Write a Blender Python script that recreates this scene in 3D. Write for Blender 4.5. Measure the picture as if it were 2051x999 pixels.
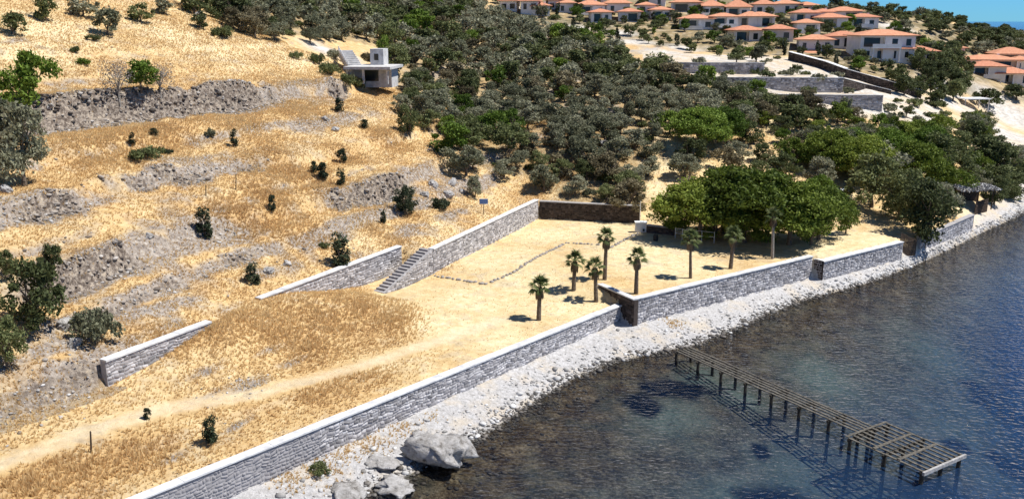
import bpy, bmesh, math, random
import numpy as np
from mathutils import Vector, Matrix
for o in list(bpy.data.objects): bpy.data.objects.remove(o)
random.seed(4); RNG = np.random.default_rng(7)
scene = bpy.context.scene; COL = scene.collection
# ------------------------------------------------------------------ camera
cd = bpy.data.cameras.new('camera'); cam = bpy.data.objects.new('camera', cd); COL.objects.link(cam)
cd.sensor_width = 36; cd.lens = 36 * 1776 / 2051; cd.clip_start = 1; cd.clip_end = 40000
cam.location = (0, 0, 28); cam.rotation_euler = (math.radians(90) - math.atan(457.5 / 1776), 0, 0)
scene.camera = cam
# ------------------------------------------------------------------ sky and sun
SUN_EL, SUN_AZ = math.radians(60), math.radians(95)          # azimuth clockwise from +Y
world = bpy.data.worlds.new('World'); scene.world = world; world.use_nodes = True
wn = world.node_tree.nodes; wn.clear()
sky = wn.new('ShaderNodeTexSky'); sky.sky_type = 'NISHITA'; sky.sun_disc = False
sky.sun_elevation = SUN_EL; sky.sun_rotation = SUN_AZ; sky.air_density = 1.0; sky.dust_density = 0.0; sky.ozone_density = 3.0; sky.altitude = 800
bg = wn.new('ShaderNodeBackground'); bg.inputs['Strength'].default_value = 0.05
wo = wn.new('ShaderNodeOutputWorld')
tint = wn.new('ShaderNodeMix'); tint.data_type = 'RGBA'; tint.blend_type = 'MULTIPLY'; tint.inputs[0].default_value = 1; tint.inputs[7].default_value = (.62, .90, 1.18, 1)   # deep Mediterranean blue
tc = wn.new('ShaderNodeTexCoord'); sx_ = wn.new('ShaderNodeSeparateXYZ'); rp_ = wn.new('ShaderNodeValToRGB'); LK = world.node_tree.links.new
LK(tc.outputs['Generated'], sx_.inputs[0]); LK(sx_.outputs['Z'], rp_.inputs[0]); LK(rp_.outputs[0], tint.inputs[7])
for e_, (p_, c_) in zip(rp_.color_ramp.elements, ((0.0, (.40, 1.12, 2.1)), (.45, (.60, .92, 1.25)))): e_.position = p_; e_.color = (*c_, 1)   # clear blue down to the horizon
world.node_tree.links.new(sky.outputs[0], tint.inputs[6]); world.node_tree.links.new(tint.outputs[2], bg.inputs[0]); world.node_tree.links.new(bg.outputs[0], wo.inputs[0])
sl = bpy.data.lights.new('sun', 'SUN'); sl.energy = 5.0; sl.angle = math.radians(.5); sl.color = (1, .965, .9)
sun = bpy.data.objects.new('sun', sl); COL.objects.link(sun)
sv = Vector((math.sin(SUN_AZ) * math.cos(SUN_EL), math.cos(SUN_AZ) * math.cos(SUN_EL), math.sin(SUN_EL)))
sun.rotation_euler = sv.to_track_quat('Z', 'Y').to_euler(); sun.location = (60, -10, 90)
scene.view_settings.view_transform = 'Standard'; scene.view_settings.look = 'None'
scene.view_settings.exposure = 0.36; scene.view_settings.gamma = 1.0
# ------------------------------------------------------------------ terrain functions
CAMH, FPX = 28.0, 1776.0
PITCH = math.atan(457.5 / FPX)
def ray(u, v):                      # direction from the viewpoint through a point of the 2051 x 999 photograph
    r, up = (u - 1025.5) / FPX, (499.5 - v) / FPX
    return np.array((r, math.cos(PITCH) + up * math.sin(PITCH), -math.sin(PITCH) + up * math.cos(PITCH)))
def atz(u, v, z):
    d = ray(u, v); t = (z - CAMH) / d[2]
    return (d[0] * t, d[1] * t)
def proj(x, y, z):
    c, s = math.cos(PITCH), math.sin(PITCH)
    dz = np.asarray(z) - CAMH
    dep = np.asarray(y) * c - dz * s
    up = np.asarray(y) * s + dz * c
    return 1025.5 + FPX * np.asarray(x) / dep, 499.5 - FPX * up / dep
def hsh(i, j, k):
    n = (i * 374761393 + j * 668265263 + k * 1442695041) & 0x7fffffff
    n = ((n ^ (n >> 13)) * 1274126177) & 0x7fffffff
    return ((n ^ (n >> 16)) & 0xffff) / 65535.0
def vnoise(x, y, k=0):
    xi = np.floor(x).astype(np.int64); yi = np.floor(y).astype(np.int64)
    fx = x - xi; fy = y - yi
    fx = fx * fx * (3 - 2 * fx); fy = fy * fy * (3 - 2 * fy)
    a = hsh(xi, yi, k); b = hsh(xi + 1, yi, k); c = hsh(xi, yi + 1, k); d = hsh(xi + 1, yi + 1, k)
    return (a * (1 - fx) + b * fx) * (1 - fy) + (c * (1 - fx) + d * fx) * fy
def fbm(x, y, k=0, o=4):
    s = 0; a = .5
    for q in range(o):
        s = s + a * (vnoise(x, y, k + q) - .5); x = x * 2.03 + 7.1; y = y * 2.03 + 3.3; a *= .5
    return s
def sstep(a, b, x):
    t = np.clip((x - a) / (b - a), 0, 1)
    return t * t * (3 - 2 * t)
def inpoly(poly, X, Y):
    c = np.zeros(X.shape, bool); n = len(poly)
    for i in range(n):
        x1, y1 = poly[i]; x2, y2 = poly[(i + 1) % n]
        if y1 == y2: continue
        m = (y1 > Y) != (y2 > Y)
        c ^= m & (X < (x2 - x1) * (Y - y1) / (y2 - y1) + x1)
    return c
def pdist(pl, X, Y):
    d = np.full(X.shape, 1e9)
    for (x1, y1), (x2, y2) in zip(pl[:-1], pl[1:]):
        dx, dy = x2 - x1, y2 - y1
        t = np.clip(((X - x1) * dx + (Y - y1) * dy) / (dx * dx + dy * dy), 0, 1)
        d = np.minimum(d, np.hypot(X - x1 - t * dx, Y - y1 - t * dy))
    return d
EDGE = [(-100, -60), (-36, 24.6), (-20.2, 42.4), (10.15, 78.4), (11.2, 77.1), (32.5, 92.5), (33.4, 91.9), (45.8, 100.6), (53, 107.3),
        (63.2, 117.4), (70, 124.5), (81.5, 140), (95, 157), (115, 176), (160, 205), (240, 250), (340, 330), (380, 430)]
LAND = EDGE + [(300, 470), (150, 500), (0, 560), (-6000, 700), (-6000, -6000), (-100, -6000)]
SHORE = [(-90, -75), (-24, 24), (-15, 39)] + [atz(u, v, 0) for u, v in
        [(700, 1010), (760, 975), (860, 930), (930, 890), (985, 860), (1030, 830), (1100, 785), (1160, 752), (1220, 728), (1340, 702), (1400, 688),
         (1470, 660), (1540, 628), (1600, 603), (1700, 578), (1760, 560), (1830, 532), (1900, 500), (1960, 468), (2051, 428)]] + \
        [(90, 143), (105, 158), (125, 174), (170, 200), (250, 243), (352, 325), (395, 432)]
YARD = [(-100, -60), (-36, 24.6), (-20.2, 42.4), (10.15, 78.4), (11.2, 77.1), (33, 92.3), (45.8, 100.6), (44, 104), (30, 107), (16.5, 111.9), (3.6, 114.6),
        (-8, 87.6), (-11.5, 88.9), (-21.3, 71.6), (-22.8, 63.5), (-27.3, 55.7), (-38, 40), (-110, -50)]
def mq(pts, c):
    P = np.array(pts, float); xy = P[:, :2]; n = len(P)
    D = np.sqrt(((xy[:, None] - xy[None]) ** 2).sum(-1) + c * c)
    A = np.zeros((n + 1, n + 1)); A[:n, :n] = D + np.eye(n) * -.02 * c; A[:n, n] = 1; A[n, :n] = 1
    w = np.linalg.solve(A, np.append(P[:, 2], 0))
    def ev(X, Y):
        s = np.full(X.shape, w[n])
        for i in range(n):
            s = s + w[i] * np.sqrt((X - xy[i, 0]) ** 2 + (Y - xy[i, 1]) ** 2 + c * c)
        return s
    return ev
HP = []
for (px, py) in [(-60, 0), (-40, 37), (-27, 55.6), (-21, 71.5), (-12, 88), (-4, 101), (3.6, 116)]:
    for d in (1, 14, 28, 42, 58, 80):
        HP.append((px - .9 * d, py + .43 * d, (5.15 if d == 1 and py > 60 else 5.5 + .38 * d)))
HP += [(-31, 180, 25.3), (-45, 230, 34), (-60, 300, 42), (-2, 150, 12), (-3, 190, 19.3), (-4, 260, 29), (0, 300, 37),
       (20, 113, 3.2), (20, 120, 5.6), (20, 126, 7.5), (20.5, 132, 9.5), (23, 150, 13), (25, 165, 15), (28, 180, 16.9), (7, 118, 6.3), (12, 118, 5.6),
       (45, 180, 16.8), (50, 165, 14), (40, 145, 11.3), (33, 130, 7.8), (55, 150, 11.5), (35, 111, 3.0), (44, 108, 2.6), (28, 104, 2.6), (28, 110, 2.8),
       (42, 118, 4.2), (60, 122, 3), (66, 127, 3), (52, 128, 5.5), (65, 145, 8), (85, 160, 7), (95, 170, 4.2), (84, 175, 9.3), (112, 205, 6.5), (105, 190, 5.5),
       (103, 210, 13.5), (128, 235, 14.6), (117, 216, 11), (135, 220, 8), (150, 240, 11),
       (89, 215, 18.6), (78, 225, 20.6), (69, 235, 23), (69, 260, 26.8), (58, 255, 25.9), (30, 262, 27), (65, 285, 30.4), (90, 300, 32), (40, 290, 32), (50, 230, 21.5),
       (30, 215, 21), (40, 200, 19.3), (60, 200, 18.2), (75, 190, 15),
       (100, 315, 33), (60, 320, 36), (125, 330, 32), (144, 330, 29.6), (163, 330, 26), (181, 330, 21), (200, 330, 17), (260, 320, 6), (130, 280, 25), (130, 262, 18.5), (100, 250, 23), (110, 275, 26.5),
       (160, 280, 18), (190, 270, 10),
       (60, 380, 34), (0, 380, 45), (130, 400, 15), (180, 400, 8), (200, 450, 2), (60, 480, 8), (-100, 300, 50), (-200, 200, 66), (-220, 60, 80), (-150, 400, 50), (-300, -50, 90),
       (75, 131, 2.2), (84, 143, 2.2), (100, 162, 2.5), (120, 180, 2.5), (170, 212, 3), (54, 109.5, 2.6), (48, 104, 2.6), (63, 119, 2.5)]
hill_f = mq(HP, 9.0)
YP = [(-36, 26, 3.2), (-60, -3, 3.2), (-30, 38, 3.6), (-37, 38, 4.0), (-19, 45, 3.02), (-24, 49, 3.5), (-28, 50, 3.9), (-26.5, 56, 4.1), (-10, 57, 2.9), (-16, 57, 3.15), (-20, 60, 3.8), (-22, 63, 5.4), (-1, 68, 2.55), (8.3, 79, 2.2), (3, 74, 2.35), (-6, 64, 2.9),
      (5, 90, 2.6), (3, 112, 2.6), (15, 110, 2.6), (25, 100, 2.6), (35, 98, 2.6), (20, 88, 2.6), (-5, 95, 2.6), (-8, 86, 2.6), (-11, 81, 2.6), (-5, 78, 2.65), (0, 80, 2.5), (6, 83, 2.45), (0, 100, 2.6),
      (-13.9, 77, 3.85), (-17.6, 74, 4.8), (-10.3, 77.4, 3.15), (-13.2, 80.3, 2.9), (-12, 84, 2.6), (-17.2, 77.5, 4.0), (-20.8, 70.5, 5.1), (-19.5, 67, 4.7), (-16, 69, 4.1), (-12, 71, 3.55), (-8, 72, 2.95), (-11, 66, 3.1), (-15.5, 64, 3.3)]
yard_0 = mq(YP, 2.0)
def yard_f(X, Y):
    dx, dy = (8.62 - 11.2) / 5.1, (81.7 - 77.3) / 5.1
    t = (X - 11.2) * dx + (Y - 77.3) * dy; s = (X - 11.2) * dy - (Y - 77.3) * dx
    w = .4 + np.maximum(0, t - 3.5) * 1.1
    return yard_0(X, Y) + .75 * np.clip((s + w) / w, 0, 1) * (1 - sstep(14, 30, t))
LEVELS = [(7.4, .9), (9.15, 2.3), (10.9, .7), (12.75, 1.9), (15.2, 1.0), (18.4, 3.2), (21.5, .8), (24, .8)]                                   # heights at which the hillside steps up in rocky risers
BANDS = [(-33, 65, 5), (-30.7, 72.7, 5), (-27.4, 79.6, 4), (-20.6, 93, 4), (-15.4, 101.5, 5), (-11, 111, 4), (-36.7, 83, 4), (-34.5, 87.5, 4), (-30.5, 93.5, 4), (-47, 92.8, 7), (-44, 98, 6), (-40.5, 105, 6), (-37, 114, 6), (-35, 124, 5), (-28, 131, 4), (-50, 86, 6), (-37, 74, 4), (-40, 66, 3)]
def hill_terr(X, Y):
    h = hill_f(X, Y)
    w = (1 - sstep(-2, 14, X - .42 * (Y - 115))) * sstep(4, 7, h) * (1 - sstep(24, 30, h))
    hn = h + 0.8 * fbm(X * .05 + 3, Y * .05, 11, 3) + .45 * fbm(X * .35, Y * .35, 15, 3)
    riser = np.zeros(X.shape); dz = np.zeros(X.shape)
    for L, amp in LEVELS:
        t = (hn - L)
        dz = dz + amp * (sstep(-.22, .22, t) - .5) * np.exp(-(t / 1.6) ** 2)
        riser = np.maximum(riser, np.exp(-((t + .12) / (.2 + .13 * amp)) ** 2) * min(1, amp / 1.3))
    br = sstep(.28, .5, vnoise(X * .09 + 5, Y * .09 + 1, 31) + .5 * fbm(X * .5, Y * .5, 35, 3))
    win = np.zeros(X.shape)                  # the stretches where the old terrace walls still stand
    for bx, by, br_ in BANDS: win = np.maximum(win, np.exp(-((X - bx) ** 2 + (Y - by) ** 2) / (br_ * br_)))
    br = br * np.clip(.12 + 1.2 * win, 0, 1)
    return h + dz * w * (.35 + .65 * br), riser * w * np.clip(.06 + br, 0, 1)
PADS = []                                     # (polygon, level) : levelled platforms behind the far retaining walls
def ground_z(X, Y, full=False):
    X = np.asarray(X, float); Y = np.asarray(Y, float)
    zh, riser = hill_terr(X, Y)
    for poly, lev, bl in PADS:
        d = pdist(list(poly) + [poly[0]], X, Y); s = np.where(inpoly(poly, X, Y), d, -d)
        w = sstep(-bl, 0.0, s); zh = zh * (1 - w) + lev * w
    iy = inpoly(YARD, X, Y); dyd = pdist(YARD[9:], X, Y)
    sd = np.where(iy, dyd, -dyd)
    wid = np.where(Y < 55, 1.7, np.where(X > 17, 6.0, .75))
    wy = np.clip(1 - (-sd - .15) / wid, 0, 1)
    rough = fbm(X * .22, Y * .22, 3, 4)
    zl = (zh + .5 * rough * sstep(5, 8, zh)) * (1 - wy) + (yard_f(X, Y) + .16 * rough) * wy
    il = inpoly(LAND, X, Y); dE = pdist(EDGE, X, Y)
    dS = pdist(SHORE, X, Y)
    SP = SHORE + [(6000, 432), (6000, -6000), (-90, -6000)]
    insea = inpoly(SP, X, Y)
    far = sstep(420, 520, Y) * (X < 420)
    zb = .9 * dS / (dS + dE + 1e-6) + .16 * fbm(X * .6, Y * .6, 9, 3)
    zs = -np.minimum(.13 * dS * (1 + 1.8 * sstep(30, 60, X)) + .12 * (1 - np.exp(-dS / .6)), 7) + .25 * fbm(X * .35, Y * .35, 19, 4) * np.clip(dS / 3, 0, 1)  # steeper bed on the right brings in the blue painted for reflected sky
    zs = np.where(insea, zs, zb)
    wE = np.where(X < 60, .6, 3.0)
    wl = np.where(il, np.clip((dE - .12) / wE, 0, 1), 0)
    z = zs * (1 - wl) + zl * wl
    z = np.where(il & (zl < -1), np.maximum(zl, -7), z)
    z = np.where((Y > 465) & ~insea & ~il, -7, z)
    if not full: return z
    return z, dict(riser=riser * (1 - wy) * wl, yard=wy * wl, land=wl, dS=dS, sea=insea.astype(float), dE=dE)
def hit(u, v, t0=35.0, t1=420.0):             # where the line of sight through (u, v) meets the ground
    d = ray(u, v); t = np.linspace(t0, t1, 2200)
    z = ground_z(d[0] * t, d[1] * t); k = np.nonzero(z >= CAMH + d[2] * t)[0]
    if len(k) == 0: return None
    i = k[0]
    a, b = t[max(i - 1, 0)], t[i]
    tt = np.linspace(a, b, 24); z = ground_z(d[0] * tt, d[1] * tt)
    k = np.nonzero(z >= CAMH + d[2] * tt)[0]; s = tt[k[0]] if len(k) else b
    x, y = d[0] * s, d[1] * s
    return (float(x), float(y), float(ground_z(np.array([x]), np.array([y]))[0]))
# ------------------------------------------------------------------ mesh helpers
def raw(name, V, F):
    V = np.asarray(V, np.float32).reshape(-1, 3); F = np.asarray(F, np.int32); k = F.shape[1]
    me = bpy.data.meshes.new(name)
    me.vertices.add(len(V)); me.vertices.foreach_set('co', V.ravel())
    me.loops.add(F.size); me.loops.foreach_set('vertex_index', F.ravel())
    me.polygons.add(len(F)); me.polygons.foreach_set('loop_start', np.arange(0, F.size, k, dtype=np.int32))
    me.update(calc_edges=True)
    return me
def link(name, me, parent=None, mat=None, loc=None):
    o = bpy.data.objects.new(name, me)
    if me is not None and mat is not None and len(me.materials) == 0: me.materials.append(mat)
    COL.objects.link(o)
    if parent is not None: o.parent = parent
    if loc is not None: o.location = loc
    return o
def tag(o, label=None, cat=None, group=None, kind=None):
    if label: o['label'] = label
    if cat: o['category'] = cat
    if group: o['group'] = group
    if kind: o['kind'] = kind
    return o
def thing(name, label, cat, loc=(0, 0, 0), rz=0, group=None):
    o = bpy.data.objects.new(name, None); COL.objects.link(o); o.location = loc; o.rotation_euler = (0, 0, rz)
    o.empty_display_size = .3
    return tag(o, label, cat, group)
class MB:                                  # collects polygons, builds one mesh
    def __init__(s): s.v = []; s.f = []
    def poly(s, pts, faces):
        b = len(s.v); s.v += [tuple(p) for p in pts]; s.f += [tuple(i + b for i in f) for f in faces]; return s
    def box(s, c, d, rz=0, ax=None):
        hx, hy, hz = d[0] / 2, d[1] / 2, d[2] / 2; P = []
        for z in (-hz, hz):
            for x, y in ((-hx, -hy), (hx, -hy), (hx, hy), (-hx, hy)):
                P.append((c[0] + x * math.cos(rz) - y * math.sin(rz), c[1] + x * math.sin(rz) + y * math.cos(rz), c[2] + z))
        return s.poly(P, [(3, 2, 1, 0), (4, 5, 6, 7), (0, 1, 5, 4), (1, 2, 6, 5), (2, 3, 7, 6), (3, 0, 4, 7)])
    def prism(s, base, top):               # two rings of equal length
        n = len(base)
        return s.poly(list(base) + list(top), [tuple(range(n - 1, -1, -1)), tuple(range(n, 2 * n))] + [(i, (i + 1) % n, (i + 1) % n + n, i + n) for i in range(n)])
    def tube(s, p0, p1, r0, r1, n=7, cap=True):
        a, b = Vector(p0), Vector(p1); d = (b - a).normalized()
        q = d.cross(Vector((0, 0, 1)) if abs(d.z) < .9 else Vector((1, 0, 0))).normalized(); w = d.cross(q)
        A = [a + (q * math.cos(2 * math.pi * i / n) + w * math.sin(2 * math.pi * i / n)) * r0 for i in range(n)]
        B = [b + (q * math.cos(2 * math.pi * i / n) + w * math.sin(2 * math.pi * i / n)) * r1 for i in range(n)]
        fs = [(i, (i + 1) % n, (i + 1) % n + n, i + n) for i in range(n)]
        if cap: fs += [tuple(range(n - 1, -1, -1)), tuple(range(n, 2 * n))]
        return s.poly(A + B, fs)
    def mesh(s, name):
        me = bpy.data.meshes.new(name); me.from_pydata(s.v, [], s.f); me.update(); return me
    def build(s, name, mat, parent=None, loc=None): return link(name, s.mesh(name), parent, mat, loc)
def smooth(me):
    me.polygons.foreach_set('use_smooth', np.ones(len(me.polygons), bool)); return me
ICO_V = []; ICO_F = []
def _ico(sub):
    bm = bmesh.new(); bmesh.ops.create_icosphere(bm, subdivisions=sub, radius=1)
    bm.verts.ensure_lookup_table(); V = np.array([v.co[:] for v in bm.verts]); F = np.array([[v.index for v in f.verts] for f in bm.faces]); bm.free()
    return V, F
ICO1, ICO2, ICO3 = _ico(1), _ico(2), _ico(4)
def rock_proto(seed, base, flat=.75, amp=.35):
    r = np.random.default_rng(seed); V, F = base; V = V.copy()
    for _ in range(9):                     # chop with random planes: angular faces
        n = r.normal(size=3); n /= np.linalg.norm(n); d = r.uniform(.55, .9)
        k = V @ n; V = V - np.outer(np.maximum(k - d, 0), n)
    V *= (1 + amp * .3 * (r.random((len(V), 1)) - .5)); V[:, 2] *= flat
    return V, F
def scatter(name, protos, P, S, mat, tilt=.3, kind='stuff', rng=RNG):
    """many small pieces as one mesh: P positions, S sizes (n,) or (n,3)"""
    n = len(P); idx = rng.integers(0, len(protos), n); VV = []; FF = []; base = 0
    S = np.asarray(S); S = np.repeat(S[:, None], 3, 1) if S.ndim == 1 else S
    for k, (V, F) in enumerate(protos):
        m = np.nonzero(idx == k)[0]
        if not len(m): continue
        a = rng.uniform(0, 2 * np.pi, len(m)); tx = rng.normal(0, tilt, len(m)); c, s = np.cos(a), np.sin(a)
        W = V[None] * S[m][:, None]
        ct, st = np.cos(tx)[:, None], np.sin(tx)[:, None]
        y = W[..., 1] * ct - W[..., 2] * st; z = W[..., 1] * st + W[..., 2] * ct; x = W[..., 0]
        W = np.stack([x * c[:, None] - y * s[:, None], x * s[:, None] + y * c[:, None], z], -1) + P[m][:, None]
        VV.append(W.reshape(-1, 3)); FF.append((F[None] + (np.arange(len(m)) * len(V))[:, None, None] + base).reshape(-1, F.shape[1])); base += len(m) * len(V)
    return raw(name, np.concatenate(VV), np.concatenate(FF))
# ------------------------------------------------------------------ material helpers
class NT:
    def __init__(s, name, rough=.9, spec=.2):
        s.m = bpy.data.materials.new(name); s.m.use_nodes = True; s.t = s.m.node_tree; s.n = s.t.nodes
        s.b = s.n['Principled BSDF']; s.out = s.n['Material Output']
        s.b.inputs['Roughness'].default_value = rough; s.b.inputs['Specular IOR Level'].default_value = spec
        s._pos = None
    def L(s, a, b): s.t.links.new(a, b)
    def pos(s):
        if s._pos is None: s._pos = s.n.new('ShaderNodeNewGeometry')
        return s._pos.outputs['Position']
    def island(s): s.pos(); return s._pos.outputs['Random Per Island']
    def oinfo(s): return s.n.new('ShaderNodeObjectInfo').outputs['Random']
    def attr(s, a):
        n = s.n.new('ShaderNodeAttribute'); n.attribute_name = a; return n.outputs['Fac']
    def scaled(s, v):
        n = s.n.new('ShaderNodeVectorMath'); n.operation = 'MULTIPLY'; s.L(s.pos(), n.inputs[0]); n.inputs[1].default_value = v; return n.outputs[0]
    def noise(s, sc, det=4, ro=.6, vec=None, dist=0):
        n = s.n.new('ShaderNodeTexNoise'); n.inputs['Scale'].default_value = sc; n.inputs['Detail'].default_value = det; n.inputs['Roughness'].default_value = ro; n.inputs['Distortion'].default_value = dist
        s.L(vec or s.pos(), n.inputs['Vector']); return n.outputs['Fac']
    def vor(s, sc, feat='F1', out='Distance', vec=None):
        n = s.n.new('ShaderNodeTexVoronoi'); n.feature = feat; n.inputs['Scale'].default_value = sc; s.L(vec or s.pos(), n.inputs['Vector']); return n.outputs[out]
    def ramp(s, f, stops):
        n = s.n.new('ShaderNodeValToRGB'); e = n.color_ramp.elements
        while len(e) < len(stops): e.new(.5)
        for q, (p, c) in zip(e, stops):
            q.position = p; q.color = (*c, 1) if not isinstance(c, (int, float)) else (c, c, c, 1)
        s.L(f, n.inputs[0]); return n.outputs[0]
    def mix(s, f, a, b, mode='MIX'):
        n = s.n.new('ShaderNodeMix'); n.data_type = 'RGBA'; n.blend_type = mode
        for i, q in ((0, f), (6, a), (7, b)):
            if isinstance(q, (int, float)): n.inputs[i].default_value = q if i == 0 else (q, q, q, 1)
            elif isinstance(q, tuple): n.inputs[i].default_value = (*q, 1)
            else: s.L(q, n.inputs[i])
        return n.outputs[2]
    def math(s, op, a, b=None):
        n = s.n.new('ShaderNodeMath'); n.operation = op; n.use_clamp = op in ('ADD', 'MULTIPLY', 'SUBTRACT')
        for i, q in enumerate((a, b)):
            if q is None: continue
            if isinstance(q, (int, float)): n.inputs[i].default_value = q
            else: s.L(q, n.inputs[i])
        return n.outputs[0]
    def col(s, c):
        if isinstance(c, tuple): s.b.inputs['Base Color'].default_value = (*c, 1)
        else: s.L(c, s.b.inputs['Base Color'])
        return s
    def bump(s, h, st=.5, d=.1):
        n = s.n.new('ShaderNodeBump'); n.inputs['Strength'].default_value = st; n.inputs['Distance'].default_value = d
        s.L(h, n.inputs['Height']); s.L(n.outputs[0], s.b.inputs['Normal']); return n
STRAW = [(.30, (.40, .215, .085)), (.43, (.56, .36, .155)), (.52, (.66, .475, .235)), (.66, (.75, .61, .37))]
def straw_col(m):                          # dry grass: the same large patches on the soil and on the blades
    a = m.ramp(m.noise(.16, 6, .62), STRAW)
    b = m.ramp(m.noise(1.3, 5, .65), [(.3, (.33, .195, .09)), (.5, (.60, .425, .21)), (.68, (.80, .67, .42))])
    return m.mix(.5, a, b)
def simple(name, c, c2=None, sc=3, rough=.85, bump=0, spec=.2, bs=12):
    m = NT(name, rough, spec)
    m.col(m.ramp(m.noise(sc, 5), [(.35, c), (.65, c2)]) if c2 else c)
    if bump: m.bump(m.noise(bs, 4), .6, bump)
    return m.m
def stone_mat(name, a, b, c, wash=.5):
    m = NT(name, .95, .1)
    k = m.ramp(m.island(), [(0, a), (.45, b), (1, c)])
    k = m.mix(m.ramp(m.noise(5, 5, .7), [(.35, 0), (.7, .6)]), k, m.mix(wash, k, (.62, .6, .57)))
    k = m.mix(m.ramp(m.noise(.6, 5, .7), [(.45, 0), (.75, .45)]), k, m.mix(.6, k, (.10, .09, .08)))
    m.col(k); m.bump(m.noise(14, 4), .7, .04); return m.m
def leaf_mat(name, dark, mid, light, trans=.25):
    m = NT(name, .7, .25)
    f = m.math('ADD', m.math('MULTIPLY', m.island(), .42), m.math('MULTIPLY', m.oinfo(), .58))
    c = m.ramp(f, [(.08, dark), (.5, mid), (.95, light)])
    m.col(c)
    tr = m.n.new('ShaderNodeBsdfTranslucent'); m.L(c, tr.inputs[0])
    mx = m.n.new('ShaderNodeMixShader'); mx.inputs[0].default_value = trans
    m.L(m.b.outputs[0], mx.inputs[1]); m.L(tr.outputs[0], mx.inputs[2]); m.L(mx.outputs[0], m.out.inputs[0])
    return m.m
M = {}
M['stone'] = stone_mat('wall_stone', (.12, .115, .125), (.32, .305, .32), (.62, .60, .61))
M['dark_shade_stone'] = stone_mat('dark_shade_wall_stone', (.018, .014, .012), (.045, .033, .028), (.12, .095, .083), .08)  # dark stone, darkened further to paint in shade on walls facing away from the sun
M['mortar'] = simple('mortar', (.30, .29, .29), (.42, .40, .40), 4, .95, .03)
M['coping'] = simple('coping_concrete', (.48, .48, .49), (.72, .72, .72), 1.3, .85, .01)
M['rock'] = stone_mat('field_rock', (.11, .09, .08), (.25, .22, .195), (.50, .46, .42), .3)
M['palerock'] = stone_mat('pale_rock', (.17, .16, .15), (.37, .36, .35), (.64, .63, .62))
M['wetrock'] = stone_mat('wet_rock', (.02, .018, .015), (.05, .042, .034), (.11, .09, .075))
M['bark'] = simple('bark', (.10, .075, .055), (.20, .16, .12), 6, .95, .04)
M['palebark'] = simple('pale_bark', (.22, .20, .17), (.36, .33, .29), 6, .95, .04)
M['olive'] = leaf_mat('olive_leaf', (.10, .108, .062), (.215, .218, .135), (.37, .362, .25))
M['oak'] = leaf_mat('oak_leaf', (.05, .064, .024), (.115, .136, .05), (.225, .245, .10))
M['pine'] = leaf_mat('pine_needle', (.055, .085, .012), (.145, .195, .026), (.30, .35, .06))
M['green'] = leaf_mat('bright_leaf', (.05, .09, .012), (.12, .19, .022), (.23, .31, .055))
M['maquis'] = leaf_mat('brownish_scrub_leaf', (.075, .065, .035), (.16, .135, .075), (.29, .25, .15))
M['cypress'] = leaf_mat('dark_shrub_leaf', (.014, .022, .012), (.03, .045, .022), (.075, .09, .045), .1)
M['drytwig'] = leaf_mat('grey_twig', (.15, .13, .115), (.25, .225, .20), (.36, .33, .29), .1)
M['palm'] = leaf_mat('palm_frond', (.05, .075, .022), (.105, .14, .045), (.21, .23, .095), .2)
M['deadfrond'] = leaf_mat('dead_frond', (.07, .05, .03), (.14, .10, .06), (.26, .19, .12), .1)
M['timber'] = simple('weathered_timber', (.06, .054, .045), (.17, .155, .13), 5, .9, .02)
M['pile'] = simple('dark_pile', (.03, .026, .022), (.08, .07, .055), 4, .8)
M['white'] = simple('white_render', (.74, .74, .73), (.84, .84, .83), .8, .85)
M['cream'] = simple('cream_render', (.66, .60, .52), (.76, .71, .64), .8, .85)
M['concrete'] = simple('raw_concrete', (.42, .41, .40), (.62, .61, .60), 1.6, .9, .02)
def tile_mat(name, a, b):
    m = NT(name, .85, .15); m.col(m.mix(m.ramp(m.oinfo(), [(.2, 0), (.8, 1)]), m.ramp(m.noise(1.8, 5, .7), [(.3, a), (.7, b)]), m.ramp(m.noise(1.8, 5, .7), [(.3, tuple(q * 1.12 for q in a)), (.7, (b[0] * 1.05, b[1] * 1.2, b[2] * 1.15))])))
    return m.m
M['tile'] = tile_mat('terracotta_tile', (.42, .165, .095), (.63, .30, .19))
gm = NT('window_glass', .12, .5); gm.col((.02, .025, .03)); M['glass'] = gm.m
M['darkwood'] = simple('dark_wood', (.05, .035, .025), (.10, .07, .05), 4)
M['whitemetal'] = simple('white_metal', (.70, .71, .72), (.80, .80, .80), 3, .5)
M['bluesign'] = simple('blue_board', (.12, .20, .42), (.18, .28, .52), 3, .5)
M['barrel'] = simple('dark_plastic', (.025, .025, .025), (.05, .045, .04), 5, .6)
# ------------------------------------------------------------------ ground sheet
PADS += [([(27.5, 187.9), (51.5, 185.7), (53, 196), (29, 200)], 19.7, .9), ([(36, 174.7), (63, 172.3), (64, 179.5), (37, 182.5)], 17.5, .9),
         ([(49, 166.5), (67.5, 164.3), (68, 169), (50, 171.5)], 14.9, .9)]
def axis(segs):
    a = []
    for x0, x1, st in segs: a += list(np.arange(x0, x1, st))
    return np.array(a)
def geo(a, b, n): return list(a + (b - a) * (np.linspace(0, 1, n) ** 3))
xs = np.concatenate([sorted(geo(-170, -6000, 14))[:-1], axis([(-170, -75, 3), (-75, -45, 1), (-45, 50, .42), (50, 80, .8), (80, 150, 1.6), (150, 300, 5)]), geo(300, 6000, 14)])
ys = np.concatenate([sorted(geo(0, -6000, 10))[:-1], axis([(0, 36, 3), (36, 126, .42), (126, 200, 1.0), (200, 340, 2.0), (340, 620, 10)]), geo(620, 6000, 10)])
GX, GY = np.meshgrid(xs, ys); gx, gy = GX.ravel(), GY.ravel()
gz, gmask = ground_z(gx, gy, True)
nx, ny = len(xs), len(ys)
I = np.arange(nx * ny).reshape(ny, nx)
quads = np.stack([I[:-1, :-1], I[:-1, 1:], I[1:, 1:], I[1:, :-1]], -1).reshape(-1, 4)
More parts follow.
